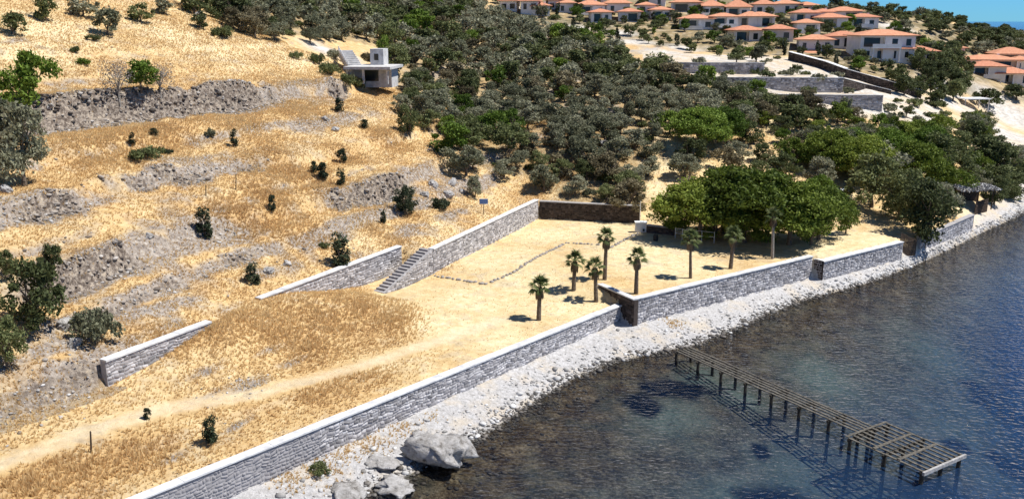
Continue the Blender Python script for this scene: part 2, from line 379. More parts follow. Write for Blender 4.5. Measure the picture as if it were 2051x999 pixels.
gme = raw('ground', np.stack([gx, gy, gz], -1), quads)
def blobs(lst, X, Y):
    s = np.zeros(X.shape)
    for u, v, r in lst:
        h = hit(u, v)
        if h is None: continue
        dx, dy = X - h[0], Y - h[1]
        if lst is ROCKY:                   # banks lie along the contours
            a, b = dx * .46 + dy * .89, dx * .89 - dy * .46; s = np.maximum(s, np.exp(-((a / (r * 1.7)) ** 2 + (b / (r * .42)) ** 2)))
        else: s = np.maximum(s, np.exp(-(dx ** 2 + dy ** 2) / (r * r)))
    return s
ROCKY = [(890, 375, 4.5), (840, 400, 3), (560, 540, 2.6), (520, 545, 2.2), (330, 612, 2.6), (300, 590, 2.4), (490, 772, 2.2), (430, 785, 1.8), (640, 245, 4), (690, 240, 3), (100, 790, 2.6), (40, 830, 2.4), (160, 770, 2),
         (230, 225, 5), (160, 230, 4), (300, 210, 4), (380, 320, 3), (430, 335, 3), (560, 190, 5), (480, 190, 4), (620, 165, 4), (250, 545, 3.5), (330, 505, 3), (410, 480, 3), (640, 480, 3), (700, 440, 3), (760, 420, 3), (900, 430, 2.6), (820, 460, 2),
         (150, 640, 2), (130, 690, 1.6), (60, 420, 3.5), (150, 420, 3), (20, 400, 3), (420, 740, 2), (350, 345, 3), (760, 385, 3), (690, 395, 2.5), (850, 350, 3), (250, 960, 1.6), (330, 925, 1.4), (480, 850, 1.2), (540, 700, 1.4), (600, 720, 1.3), (430, 540, 2.6), (470, 530, 2.4)]
ORANGE = [(650, 640, 4), (560, 660, 3), (720, 620, 3), (780, 640, 3), (620, 690, 2.5), (150, 945, 2.5), (280, 915, 2.2), (60, 970, 2), (690, 775, 1.8), (640, 790, 1.8), (740, 755, 1.8), (500, 640, 2.5), (830, 432, 1.6), (790, 482, 1.6), (750, 460, 1.8),
          (480, 250, 4), (600, 220, 4), (560, 340, 4), (620, 370, 4), (300, 270, 4), (200, 290, 4), (480, 420, 3.5), (560, 440, 3.5), (420, 660, 2), (350, 680, 2), (540, 390, 3), (180, 320, 3), (700, 320, 3), (780, 270, 3)]
PALE = [(1330, 105, 6), (1420, 116, 6), (1500, 120, 6), (1620, 145, 5), (1560, 150, 5), (1640, 178, 5), (1740, 184, 6), (1700, 180, 5), (1760, 210, 5), (1720, 212, 4), (1860, 240, 5), (1840, 225, 4), (2020, 270, 9), (2040, 240, 9), (2010, 225, 7), (2040, 300, 8), (1970, 235, 5), (1990, 195, 5),
        (1150, 55, 5), (1240, 66, 5), (1270, 85, 6), (1790, 55, 6), (1370, 98, 5), (1450, 122, 5), (1890, 175, 5), (1900, 205, 5), (2045, 345, 6), (650, 100, 4), (690, 110, 3)]
CREAM = [(1100, 470, 6), (1000, 520, 6), (1300, 500, 8), (950, 600, 5), (1150, 620, 5), (1350, 530, 6), (900, 650, 4), (1050, 560, 5), (1000, 680, 3), (1200, 460, 7), (1700, 470, 5), (420, 100, 6), (100, 60, 6), (350, 70, 6), (150, 190, 4), (60, 100, 6), (560, 110, 6), (1325, 330, 3), (1320, 380, 2.5), (1330, 290, 3),
         (1540, 240, 4), (1500, 315, 4), (1130, 375, 2.5), (1080, 250, 3), (1400, 230, 2), (1900, 130, 5), (1830, 75, 6), (1750, 480, 4), (1650, 500, 4), (1920, 405, 4)]
ROAD = [(x, y) for x, y, z in (hit(*p) for p in [(-60, 955), (0, 930), (96, 895), (224, 850), (303, 826), (415, 803), (511, 790), (650, 752), (800, 708), (900, 676), (1000, 640)])]
OLDROAD = [(x, y) for x, y, z in (hit(*p) for p in [(300, 900), (420, 850), (560, 805), (700, 755), (850, 715)])]
near = (gy > 25) & (gy < 340) & (gx > -110) & (gx < 200)
def on_near(f):
    r = np.zeros(gx.shape); r[near] = f(gx[near], gy[near]); return r
n_big = fbm(gx * .13, gy * .13, 41, 4); n_fin = fbm(gx * .7, gy * .7, 47, 3)
al_, ac_ = gx * .46 + gy * .89, gx * .89 - gy * .46; n_str = fbm(al_ * .07, ac_ * .42, 83, 4)      # streaks along the contours
hz_ = (gmask['land'] - gmask['yard']) * (gx < .42 * (gy - 115) + 6) * (gz < 26)
a_rock = np.clip(hz_ * np.maximum(n_str, 0) * 1.3 + gmask['riser'] * .7 + on_near(lambda X, Y: blobs(ROCKY, X, Y)) * .62 + n_fin * 1.0 - .05 + .13 * (gmask['land'] - gmask['yard']) * (gx < .42 * (gy - 115) + 6), 0, 1) * (1 - sstep(.1, .9, gmask['yard']) * .0)
a_or = np.clip(hz_ * np.maximum(-n_str, 0) * 1.5 + on_near(lambda X, Y: blobs(ORANGE, X, Y)) * 1.0 + n_fin * .6, 0, 1)
a_pale = np.clip(on_near(lambda X, Y: blobs(PALE, X, Y)) * 1.3 + n_fin * .3 - .1, 0, 1)
TERRPX = [(1285, 92), (1530, 100), (1600, 110), (1700, 150), (1880, 200), (1900, 262), (1830, 262), (1700, 228), (1560, 200), (1400, 152), (1290, 128)]
GARDPX = [(960, -60), (1620, -60), (1780, 20), (1960, 60), (2060, 95), (2060, 205), (1900, 185), (1780, 165), (1600, 112), (1480, 112), (1300, 90), (1130, 70), (1000, 30)]
u_, v_ = proj(gx, np.maximum(gy, 1), gz)
a_pale = np.maximum(a_pale, np.clip((inpoly(TERRPX, u_, v_) & (gy > 140) & (gy < 215)) * .75 + n_fin * 1.2 - .05, 0, 1) * inpoly(TERRPX, u_, v_) * (gy > 140))
a_gard = np.clip((inpoly(GARDPX, u_, v_) & (gy > 170)) * (.9 + n_fin * 1.2 + n_big), 0, 1)
a_cream = np.clip(on_near(lambda X, Y: blobs(CREAM, X, Y)) * 1.2 + n_fin * .3, 0, 1)
rd = np.minimum(pdist(ROAD, gx, gy), 99); a_road = np.clip((1 - sstep(.3, 1.15, rd + n_fin * .9)) + .45 * (1 - sstep(.2, .6, np.abs(pdist(OLDROAD, gx, gy)))) , 0, 1) * near
pu, pv = proj(gx, np.maximum(gy, 1), gz)
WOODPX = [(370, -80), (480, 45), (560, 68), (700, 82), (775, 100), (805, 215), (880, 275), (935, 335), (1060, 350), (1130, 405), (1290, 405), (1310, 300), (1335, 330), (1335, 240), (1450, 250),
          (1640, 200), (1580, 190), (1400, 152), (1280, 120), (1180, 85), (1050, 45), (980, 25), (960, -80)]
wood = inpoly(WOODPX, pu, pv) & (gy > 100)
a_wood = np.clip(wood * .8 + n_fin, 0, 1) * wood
sand = (1 - gmask['land']) * (1 - gmask['sea'])
beach = np.clip(1 - gmask['land'], 0, 1)
wetm = np.clip(1 - sstep(-.03, .06, gz + .10 * n_fin), 0, 1) * beach
SEAGRASS = [(1290, 825, 2.0, 1.2), (1355, 795, 2.6, .8), (1310, 800, 1.4, .8), (2010, 745, 3.5, 1.6), (1525, 890, .7, .6), (2045, 870, 2, 1), (1920, 855, 1, .5), (1900, 960, 3, 1.6), (1600, 1010, 4, 2), (1960, 985, 4, 2)]
a_grass = np.zeros(gx.shape)
for u, v, rx, ry in SEAGRASS:
    x0, y0 = atz(u, v, -1.5)
    a_grass = np.maximum(a_grass, np.exp(-(((gx - x0) / rx) ** 2 + ((gy - y0) / (ry * 1.8)) ** 2)))
a_grass = sstep(.25, .6, a_grass + n_fin * .9) * gmask['sea']
a_sand = np.zeros(gx.shape)
for u, v, rx, ry in [(1400, 775, 2.2, 1.6), (1480, 800, 2, 1.6), (1330, 840, 3, 2), (1600, 930, 3, 2.2), (1480, 985, 3, 2), (1760, 985, 3, 2), (1950, 830, 3, 3), (1650, 760, 3, 3), (1900, 700, 4, 4), (2000, 800, 3, 3), (2020, 900, 3, 2)]:
    x0, y0 = atz(u, v, -1.5); a_sand = np.maximum(a_sand, np.exp(-(((gx - x0) / rx) ** 2 + ((gy - y0) / (ry * 1.6)) ** 2)))
a_sand = np.clip(a_sand + n_fin * .8, 0, 1) * gmask['sea']
dep = np.clip(-gz / 3.2, 0, 1)
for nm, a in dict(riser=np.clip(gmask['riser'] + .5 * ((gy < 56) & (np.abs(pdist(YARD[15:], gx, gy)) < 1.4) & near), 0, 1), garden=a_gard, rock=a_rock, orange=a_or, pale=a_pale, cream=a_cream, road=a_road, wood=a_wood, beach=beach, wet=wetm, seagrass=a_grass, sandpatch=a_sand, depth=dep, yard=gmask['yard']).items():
    at = gme.attributes.new(nm, 'FLOAT', 'POINT'); at.data.foreach_set('value', a.astype(np.float32))
smooth(gme)
g = NT('dry_ground', 1.0, .05)
c = straw_col(g)
c = g.mix(g.math('MULTIPLY', g.attr('orange'), .6), c, g.ramp(g.noise(.9, 5, .7), [(.35, (.40, .235, .10)), (.65, (.68, .46, .215))]))
c = g.mix(g.math('MULTIPLY', g.attr('cream'), .8), c, g.ramp(g.noise(1.1, 6, .7), [(.32, (.62, .475, .255)), (.5, (.75, .62, .375)), (.68, (.86, .77, .53))]))
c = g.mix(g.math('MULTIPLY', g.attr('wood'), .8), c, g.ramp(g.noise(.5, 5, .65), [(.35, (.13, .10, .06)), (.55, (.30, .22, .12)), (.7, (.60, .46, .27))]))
c = g.mix(g.math('MULTIPLY', g.attr('road'), .45), c, g.ramp(g.noise(1.5, 5, .7), [(.3, (.64, .52, .34)), (.7, (.84, .76, .60))]))
rk = g.ramp(g.noise(2.6, 6, .75), [(.30, (.09, .068, .055)), (.44, (.27, .225, .19)), (.56, (.40, .345, .29)), (.72, (.64, .59, .53))])
rf = g.ramp(g.math('ADD', g.attr('rock'), g.math('SUBTRACT', g.math('ADD', g.math('MULTIPLY', g.noise(.8, 5, .7), .6), g.math('MULTIPLY', g.noise(5, 4, .7), .4)), .5)), [(.25, 0), (.6, 1)])
gy_ = g.ramp(g.noise(.42, 7, .7, None, .6), [(.52, 0), (.66, .6)]); c = g.mix(gy_, c, g.ramp(g.noise(2.0, 6, .75), [(.35, (.30, .235, .165)), (.6, (.58, .50, .37))]))      # matted grey weeds and bare soil
c = g.mix(rf, c, rk)
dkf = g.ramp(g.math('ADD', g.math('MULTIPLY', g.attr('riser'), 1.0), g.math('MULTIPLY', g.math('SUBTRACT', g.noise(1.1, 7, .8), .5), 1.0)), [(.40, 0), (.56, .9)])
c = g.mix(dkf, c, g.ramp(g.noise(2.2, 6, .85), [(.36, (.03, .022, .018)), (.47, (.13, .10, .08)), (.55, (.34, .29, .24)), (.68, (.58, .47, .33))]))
c = g.mix(g.math('MULTIPLY', g.attr('garden'), .85), c, g.ramp(g.noise(.35, 6, .7), [(.35, (.07, .07, .04)), (.52, (.17, .15, .10)), (.68, (.48, .42, .33))]))
c = g.mix(g.attr('pale'), c, g.ramp(g.noise(.8, 5, .7), [(.3, (.36, .325, .28)), (.6, (.66, .62, .565))]))
bc = g.ramp(g.noise(3.0, 6, .8), [(.28, (.22, .21, .20)), (.42, (.42, .405, .395)), (.56, (.57, .555, .55)), (.75, (.72, .71, .70))])
bc = g.mix(g.ramp(g.noise(.35, 4), [(.5, 0), (.66, .55)]), bc, (.66, .55, .40))
sb = g.ramp(g.math('ADD', g.math('MULTIPLY', g.noise(.7, 6, .7), .55), g.math('MULTIPLY', g.noise(4.5, 4, .8), .45)), [(.38, (.012, .008, .004)), (.47, (.085, .058, .032)), (.55, (.22, .17, .105)), (.66, (.55, .47, .35))])
sb = g.mix(g.ramp(g.attr('depth'), [(.15, 0), (.8, 1)]), sb, g.ramp(g.math('ADD', g.math('MULTIPLY', g.noise(.45, 6, .7), .5), g.math('MULTIPLY', g.noise(4.5, 4, .8), .5)), [(.38, (.03, .045, .045)), (.5, (.15, .18, .18)), (.64, (.46, .52, .50))]))
sb = g.mix(g.math('MULTIPLY', g.attr('sandpatch'), .7), sb, g.ramp(g.noise(3.5, 5, .75), [(.35, (.12, .22, .23)), (.65, (.40, .56, .55))]))
sb = g.mix(g.attr('seagrass'), sb, (.005, .008, .02))
bc = g.mix(g.attr('wet'), bc, sb)
c = g.mix(g.attr('beach'), c, bc)
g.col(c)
hb = g.mix(g.attr('beach'), g.noise(2.2, 8, .75), g.noise(3.5, 6, .8))
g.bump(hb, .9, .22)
ground = link('ground', gme, None, g.m); tag(ground, kind='structure')
# ------------------------------------------------------------------ sea
sx = np.concatenate([axis([(-40, 100, 1.0), (100, 200, 4)]), geo(200, 16000, 24)]); sy = np.concatenate([[-2000, -400, -50], axis([(0, 30, 6), (30, 150, 1.0), (150, 300, 6)]), geo(300, 30000, 30)])
sx = np.concatenate([sorted(geo(-41, -9000, 8)), sx])
SX, SY = np.meshgrid(sx, sy); I = np.arange(SX.size).reshape(SX.shape)
sme = raw('sea', np.stack([SX.ravel(), SY.ravel(), np.zeros(SX.size)], -1), np.stack([I[:-1, :-1], I[:-1, 1:], I[1:, 1:], I[1:, :-1]], -1).reshape(-1, 4))
sdp = np.clip(-ground_z(SX.ravel(), SY.ravel()) / 6.0, 0, 1); sdp = np.where(SY.ravel() > 480, 1, sdp)
sme.attributes.new('depth', 'FLOAT', 'POINT').data.foreach_set('value', sdp.astype(np.float32))
w = NT('sea_water', .12, .5)
w.b.inputs['IOR'].default_value = 1.33
w.col(w.mix(w.ramp(w.noise(.05, 4), [(.4, 0), (.65, 1)]), (.02, .05, .125), (.028, .07, .16)))  # blue of the water, also painted in for sky reflection on the right
tp = w.n.new('ShaderNodeBsdfTransparent'); tp.inputs[0].default_value = (.60, .60, .585, 1)
gl = w.n.new('ShaderNodeBsdfGlossy'); gl.inputs['Roughness'].default_value = .06; gl.inputs['Color'].default_value = (.74, .755, .79, 1)
fr = w.n.new('ShaderNodeFresnel'); fr.inputs['IOR'].default_value = 1.33
ms = w.n.new('ShaderNodeMixShader'); w.L(fr.outputs[0], ms.inputs[0]); w.L(tp.outputs[0], ms.inputs[1]); w.L(gl.outputs[0], ms.inputs[2])
m2 = w.n.new('ShaderNodeMixShader'); w.L(w.ramp(w.attr('depth'), [(.03, .0), (.3, .10), (.65, .45), (1, .95)]), m2.inputs[0]); w.L(ms.outputs[0], m2.inputs[1]); w.L(w.b.outputs[0], m2.inputs[2]); w.L(m2.outputs[0], w.out.inputs[0])
wv = w.scaled((.75, 1.2, 1.0))
hw = w.mix(.42, w.noise(2.3, 1.5, .5, wv), w.noise(.8, 2, .5, wv))
bn = w.bump(hw, 1.0, .36); w.L(bn.outputs[0], gl.inputs['Normal']); w.L(bn.outputs[0], fr.inputs['Normal'])
sea = link('sea', sme, None, w.m); tag(sea, kind='structure')
# ------------------------------------------------------------------ stone walls
def stone_wall(name, label, path, top, base, thick=.6, cat='wall', mats=('stone', 'mortar', 'coping'), own=0, sh=.22, sw=(.15, .58), cope=True, both=False, ends=True, seed=1, group=None):
    """path: plan points, visible face on the right of the walking direction; top / base: heights at the points"""
    r = np.random.default_rng(seed); o0 = (path[0][0], path[0][1], base[0])
    t = thing(name, label, cat, o0, 0, group); core = MB(); V = []; ks = []
    for (a, b, ta, tb, ba, bb) in zip(path[:-1], path[1:], top[:-1], top[1:], base[:-1], base[1:]):
        a = np.array(a, float); b = np.array(b, float); Ln = np.linalg.norm(b - a); d = (b - a) / Ln; nr = np.array((d[1], -d[0]))
        ch = .11 if cope else 0
        def P(s, off, z): p = a + d * s + nr * off; return (p[0] - o0[0], p[1] - o0[1], z - o0[2])
        core.prism([P(0, -.05, ba - .6), P(Ln, -.05, bb - .6), P(Ln, -thick, bb - .6), P(0, -thick, ba - .6)],
                   [P(0, -.05, ta - ch), P(Ln, -.05, tb - ch), P(Ln, -thick, tb - ch), P(0, -thick, ta - ch)])
        if cope:
            n = max(1, int(round(Ln / 3.0)))
            for i in range(n):
                s0, s1 = Ln * i / n + .004, Ln * (i + 1) / n - .004; z0, z1 = ta + (tb - ta) * i / n, ta + (tb - ta) * (i + 1) / n
                dj = r.uniform(-.018, .018)
                MB().prism([P(s0, .06, z0 - ch + .002), P(s1, .06, z1 - ch + .002), P(s1, -thick - .05, z1 - ch + .002), P(s0, -thick - .05, z0 - ch + .002)],
                           [P(s0, .06, z0 + dj), P(s1, .06, z1 + dj), P(s1, -thick - .05, z1 + dj), P(s0, -thick - .05, z0 + dj)]).build('coping_slab', M[mats[2]], t)
        zlo, zhi = min(ba, bb) - .3, max(ta, tb) - ch
        sides = [(0.0, 1)] + ([(-thick, -1)] if both else [])
        for off, sg in sides:
            z = zlo
            while z < zhi:
                h = sh * r.uniform(.65, 1.5); s = -r.uniform(0, .3)
                while s < Ln:
                    l = r.uniform(*sw); s0, s1 = max(s, 0), min(s + l, Ln); sm = (s0 + s1) / 2
                    lo = ba + (bb - ba) * sm / Ln - .3; hi = ta + (tb - ta) * sm / Ln - ch
                    z0, z1 = max(z, lo), min(z + h, hi)
                    if s1 - s0 > .1 and z1 - z0 > .07:
                        g_ = .012; pr = r.uniform(.015, .06); e = min(.05, (s1 - s0) * .2, (z1 - z0) * .2); j = lambda: r.uniform(-.018, .018)
                        q = [P(s0 + g_, off - sg * .06, z0 + g_), P(s1 - g_, off - sg * .06, z0 + g_), P(s1 - g_, off - sg * .06, z1 - g_), P(s0 + g_, off - sg * .06, z1 - g_)]
                        q += [P(s0 + g_ + e + j(), off + sg * (pr - .05), z0 + g_ + e + j()), P(s1 - g_ - e + j(), off + sg * (pr - .05 + j() * .6), z0 + g_ + e + j()),
                              P(s1 - g_ - e + j(), off + sg * (pr - .05), z1 - g_ - e + j()), P(s0 + g_ + e + j(), off + sg * (pr - .05 + j() * .6), z1 - g_ - e + j())]
                        V.append(q)
                    s += l
                z += h
    core.build('mortar_core', M[mats[1]], t)
    V = np.array(V)
    hh = V[..., 0] * .83 + V[..., 1] * .55      # uneven courses: bend the joints
    V[..., 2] += .24 * (vnoise(hh * 1.7, V[..., 2] * 1.3, seed) - .5) + .15 * (vnoise(hh * 4.1, V[..., 2] * 3, seed + 3) - .5) - .03
    F = np.array([(4, 5, 6, 7), (0, 1, 5, 4), (1, 2, 6, 5), (2, 3, 7, 6), (3, 0, 4, 7)])
    if own:                                # the nearest stones singly
        C = V.mean(1) + np.array(o0); u, v = proj(C[:, 0], C[:, 1], C[:, 2])
        vis = (u > 0) & (u < 2051) & (v > 0) & (v < 999); dist = np.where(vis, C[:, 1], 1e6); k = np.argsort(dist)[:own]
        for i in k:
            c = V[i].mean(0); link('stone', raw('stone', V[i] - c, F), t, M[mats[0]], c)
        V = np.delete(V, k, 0)
    FF = (F[None] + (np.arange(len(V)) * 8)[:, None, None]).reshape(-1, 4)
    so = link('stone_facing', raw('stone_facing', V.reshape(-1, 3), FF), t, M[mats[0]]); so['kind'] = 'stuff'
    return t
stone_wall('sea_wall', 'long grey stone sea wall with white coping running from the bottom edge to the dark corner', [(-36, 24.6), (-20.2, 42.4), (10.15, 78.4)], [3.3, 3.22, 2.5], [.7, .75, .4], .6, own=300, seed=2)
stone_wall('sea_wall', 'grey stone sea wall with white coping below the palms, right of the dark corner', [(11.5, 77.33), (32.5, 92.5)], [3.5, 3.45], [.7, .8], .6, seed=3)
stone_wall('return_wall', 'short stone return wall darkened as shade, stepping back from the corner of the sea wall beside the palms', [(8.3, 82.2), (11.1, 76.98)], [3.4, 3.5], [1.9, .4], .5, seed=4, mats=('dark_shade_stone', 'dark_shade_stone', 'coping'))
stone_wall('sea_wall', 'low grey stone sea wall under the pines, right of the gap', [(33.5, 91.9), (45.8, 100.6)], [3.0, 3.05], [.7, .8], 1.3, seed=5)
stone_wall('return_wall', 'narrow added slab painting shade on the end of the low sea wall beside the gap', [(32.75, 92.9), (33.45, 91.88)], [2.98, 2.98], [.6, .5], .12, seed=44, cope=False, mats=('dark_shade_stone', 'dark_shade_stone', 'coping'))  # thin slab added over the pale wall end, coloured as its shade
stone_wall('sea_wall', 'small grey stone wall along the pebbles below the beach shelter', [(49.5, 104.2), (53, 107.3), (62.0, 116.2)], [2.75, 2.8, 2.9], [.8, .8, .8], .6, seed=6, mats=('stone', 'mortar', 'mortar'))
stone_wall('retaining_wall', 'long straight grey retaining wall with white coping along the back of the yard, right of the steps', [(-8.0, 87.6), (3.5, 114.5)], [5.5, 5.3], [2.6, 2.6], .6, seed=7)
stone_wall('retaining_wall', 'grey retaining wall with white coping behind the grassy mound, left of the steps', [(-21.3, 71.6), (-11.4, 88.9)], [5.3, 5.5], [3.6, 2.6], .6, seed=8)
stone_wall('retaining_wall', 'dark brown stone wall with painted-in shade closing the far end of the yard', [(16.5, 111.9), (3.6, 114.6)][::-1], [5.05, 4.95], [2.6, 2.6], .6, seed=9, mats=('dark_shade_stone', 'dark_shade_stone', 'mortar'))
stone_wall('retaining_wall', 'short grey stone wall with white coping ending in a dark edge at lower left', [(-27.2, 55.6), (-22.7, 63.5)], [6.0, 6.05], [4.0, 5.2], .6, seed=10)
# steps between the two retaining walls
A_, B_ = np.array((-12.2, 81.2)), np.array((-8.05, 87.5)); D_ = (B_ - A_) / np.linalg.norm(B_ - A_); N_ = np.array((-D_[1], D_[0]))
M['step'] = simple('step_stone', (.22, .21, .21), (.37, .345, .345), 3, .95, .02)
st = thing('stone_staircase', 'broad flight of stone steps climbing beside the long retaining wall', 'stairs', (A_[0], A_[1], 2.6))
NS = 16; run = np.linalg.norm(B_ - A_) / NS
for i in range(NS):
    z1 = (i + 1) * 2.85 / NS; p0 = D_ * run * i; p1 = D_ * run * (i + 1)
    q = [p0 + N_ * .3, p1 + N_ * .3, p1 + N_ * 1.5, p0 + N_ * 1.5]
    MB().prism([(a[0], a[1], z1 - .55) for a in q[::-1]], [(a[0], a[1], z1) for a in q[::-1]]).build('step', M['step'], st)
    lip = [p0 + N_ * .3 - D_ * .03, p0 + N_ * .3 + D_ * .1, p0 + N_ * 1.5 + D_ * .1, p0 + N_ * 1.5 - D_ * .03]
stone_wall('stair_wall', 'grey stone wall with a sloping top flanking the yard side of the steps', [tuple(A_), tuple(B_)], [2.75, 5.45], [2.5, 2.6], .3, cope=False, seed=11)
# low stone rows across the yard
def stone_row(label, pix, seed):
    r = np.random.default_rng(seed); pts = [hit(*p) for p in pix]; t = thing('stone_row', label, 'stone row', pts[0], 0, 'low stone rows across the yard')
    pro = [rock_proto(seed * 10 + i, ICO1, .8) for i in range(4)]; me = [raw('edging_stone', *p) for p in pro]
    for m_ in me: m_.materials.append(M['rock'])
    for a, b in zip(pts[:-1], pts[1:]):
        L_ = math.dist(a[:2], b[:2]); n = int(L_ / .42)
        for i in range(n):
            f = (i + .5) / n; x, y = a[0] + (b[0] - a[0]) * f + r.normal(0, .06), a[1] + (b[1] - a[1]) * f + r.normal(0, .06)
            o = link('edging_stone', me[r.integers(4)], t); s = r.uniform(.15, .26)
            o.location = (x - pts[0][0], y - pts[0][1], float(ground_z(np.array([x]), np.array([y]))[0]) - pts[0][2] + .05)
            o.scale = (s * 1.3, s, s); o.rotation_euler = (0, 0, r.uniform(0, 6.3))
stone_row('short brown row of low stones crossing the yard below the long retaining wall', [(868, 553), (978, 570)], 21)
stone_row('long pale row of low stones running up the middle of the yard', [(984, 566), (1030, 545), (1128, 490)], 22)
stone_row('short brown row of low stones ending behind the tallest palm', [(1130, 487), (1205, 491)], 23)
stone_row('thin row of low stones leading from the palms to the white box', [(1222, 497), (1278, 468)], 24)
# far terrace walls below the villas
def far_wall(label, path, h, seed, mats=('stone', 'mortar', 'coping'), base=None, thick=.5):
    z = [float(ground_z(np.array([x]), np.array([y]))[0]) for x, y in path]
    top = h if base is not None else [q + h for q in z]
    stone_wall('terrace_wall', label, path, top, base if base is not None else z, thick, seed=seed, mats=mats, sh=.34, sw=(.3, .8))
far_wall('uppermost grey terrace wall below the villas, with shrubs on its white platform', [(27.5, 186.6), (51.5, 184.4)], [19.75, 19.75], 31, base=[17.6, 17.2])
far_wall('middle grey terrace wall below the villas, left of the sloping road', [(36, 173.4), (63, 171.0)], [17.55, 17.55], 32, base=[15.6, 15.4])
far_wall('lowest grey terrace wall below the villas, above the olive trees', [(49, 165.2), (67.5, 163.0)], [14.95, 14.95], 33, base=[13, 12.6])
rp = [hit(*p) for p in [(1578, 120), (1650, 140), (1690, 155), (1780, 180), (1845, 198)]]
far_wall('retaining wall with painted dark shade and bright white top edge along the sloping road to the villas', [p[:2] for p in rp], 1.9, 34, mats=('dark_shade_stone', 'dark_shade_stone', 'white'), thick=.9)
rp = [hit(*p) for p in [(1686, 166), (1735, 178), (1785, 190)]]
far_wall('shorter dark wall with white top edge just below the sloping road wall', [p[:2] for p in rp], 1.0, 35, mats=('dark_shade_stone', 'dark_shade_stone', 'white'), thick=.7)
# ------------------------------------------------------------------ jetty
JS, JE = np.array((14.6, 71.2)), np.array((24.35, 55.75)); JD = (JE - JS) / np.linalg.norm(JE - JS); JN = np.array((-JD[1], JD[0])); JL = np.linalg.norm(JE - JS)
M['endbeam'] = simple('bleached_timber', (.26, .25, .24), (.46, .45, .44), 5, .9)
jt = thing('jetty', 'weathered timber jetty of long planks on dark piles ending in a wider platform', 'jetty', (JS[0], JS[1], 0))
def JP(s, w, z): p = JD * s + JN * w; return (p[0], p[1], z)
rj = random.Random(5)
def plank(name, s0, s1, w0, w1, z0, z1, mat='timber'):
    return MB().prism([JP(s0, w0, z0), JP(s1, w0, z0), JP(s1, w1, z0), JP(s0, w1, z0)], [JP(s0, w0, z1), JP(s1, w0, z1), JP(s1, w1, z1), JP(s0, w1, z1)]).build(name, M[mat], jt)
nb = 7; bl = JL / nb
for k in range(5):
    w0 = -.85 + k * .39
    for i in range(nb):
        dz = rj.uniform(-.02, .02); plank('plank', i * bl + .015, (i + 1) * bl - .015, w0 + rj.uniform(-.02, .02), w0 + .16, .84 + dz, .9 + dz)
for i in range(nb + 1):
    s = min(i * bl + .1, JL - .1)
    plank('cross_beam', s - .09, s + .09, -.98, 1.02, .64, .815, 'pile')
    for w in (-.82, .86):
        p = JP(s, w, 0); x, y = p[0] + JS[0], p[1] + JS[1]; gz_ = float(ground_z(np.array([x]), np.array([y]))[0])
        if gz_ < .5: MB().tube((p[0], p[1], gz_ - .5), (p[0], p[1], .63 if i == 0 else .78), .13, .12, 8).build('pile', M['pile'], jt)
PL, PW = 5.6, 2.15
for k in range(9):
    w0 = -PW + k * ((2 * PW - .2) / 8) + .02
    for i in range(2):
        dz = rj.uniform(-.015, .015); plank('deck_board', JL + .05 + i * PL / 2, JL + (i + 1) * PL / 2 - .01, w0, w0 + .17, .845 + dz, .905 + dz)
for s in (.15, PL / 2, PL - .15):
    plank('cross_beam', JL + s - .09, JL + s + .09, -PW - .05, PW + .05, .64, .815, 'pile')
    for w in (-PW + .15, 0.0, PW - .15):
        p = JP(JL + s, w, 0); MB().tube((p[0], p[1], -4.5), (p[0], p[1], .78), .15, .13, 8).build('pile', M['pile'], jt)
plank('end_beam', JL + PL + .01, JL + PL + .16, -PW - .1, PW + .1, .72, .95, 'endbeam')
plank('edge_board', JL - .16, JL + .03, -PW, PW, .912, .95)
for s in (1.9, 3.7): plank('cleat_board', JL + s, JL + s + .22, -PW + .1, PW - .3, .925, .965)
# ------------------------------------------------------------------ trees and shrubs
def leaves(r, C, size, asp=.55):
    n = len(C); a = r.normal(size=(n, 3)); a /= np.linalg.norm(a, axis=1)[:, None]
    b = np.cross(a, r.normal(size=(n, 3))); b /= np.linalg.norm(b, axis=1)[:, None]
    s = (size * r.uniform(.6, 1.35, n))[:, None]; a = a * s; b = b * s * asp
    V = np.stack([C - a, C + b, C + a * 1.0, C - b], 1).reshape(-1, 3)
    return V, np.arange(4 * n).reshape(-1, 4)
def cloud(r, blobs_, per, shell=.55):
    C = []
    for (c, rad) in blobs_:
        d = r.normal(size=(per, 3)); d /= np.linalg.norm(d, axis=1)[:, None]
        k = shell + (1 - shell) * r.random(per) ** .7; k *= 1 + .18 * r.normal(size=per)
        C.append(np.array(c) + d * k[:, None] * np.array(rad))
    return np.concatenate(C)
def limbs(mb, r, h, spread, top, n, r0, lean=0):
    p = Vector((0, 0, -.4)); q = Vector((lean * h * .3, 0, h)); m = (p + q) / 2 + Vector((r.uniform(-.1, .1), r.uniform(-.1, .1), 0)) * h
    mb.tube(p, m, r0 * 1.25, r0, 7); mb.tube(m, q, r0, r0 * .75, 7)
    for i in range(n):
        a = 2 * math.pi * i / n + r.uniform(-.4, .4); e = q + Vector((math.cos(a) * spread * r.uniform(.5, 1), math.sin(a) * spread * r.uniform(.5, 1), (top - h) * r.uniform(.45, .95)))
        k = (q + e) / 2 + Vector((0, 0, .12 * (top - h)))
        mb.tube(q, k, r0 * .55, r0 * .38, 5); mb.tube(k, e, r0 * .38, r0 * .12, 5)
        for _ in range(2):
            f = e + Vector((r.uniform(-1, 1), r.uniform(-1, 1), r.uniform(.1, .8))) * spread * .4
            mb.tube(k, f, r0 * .25, r0 * .07, 4)
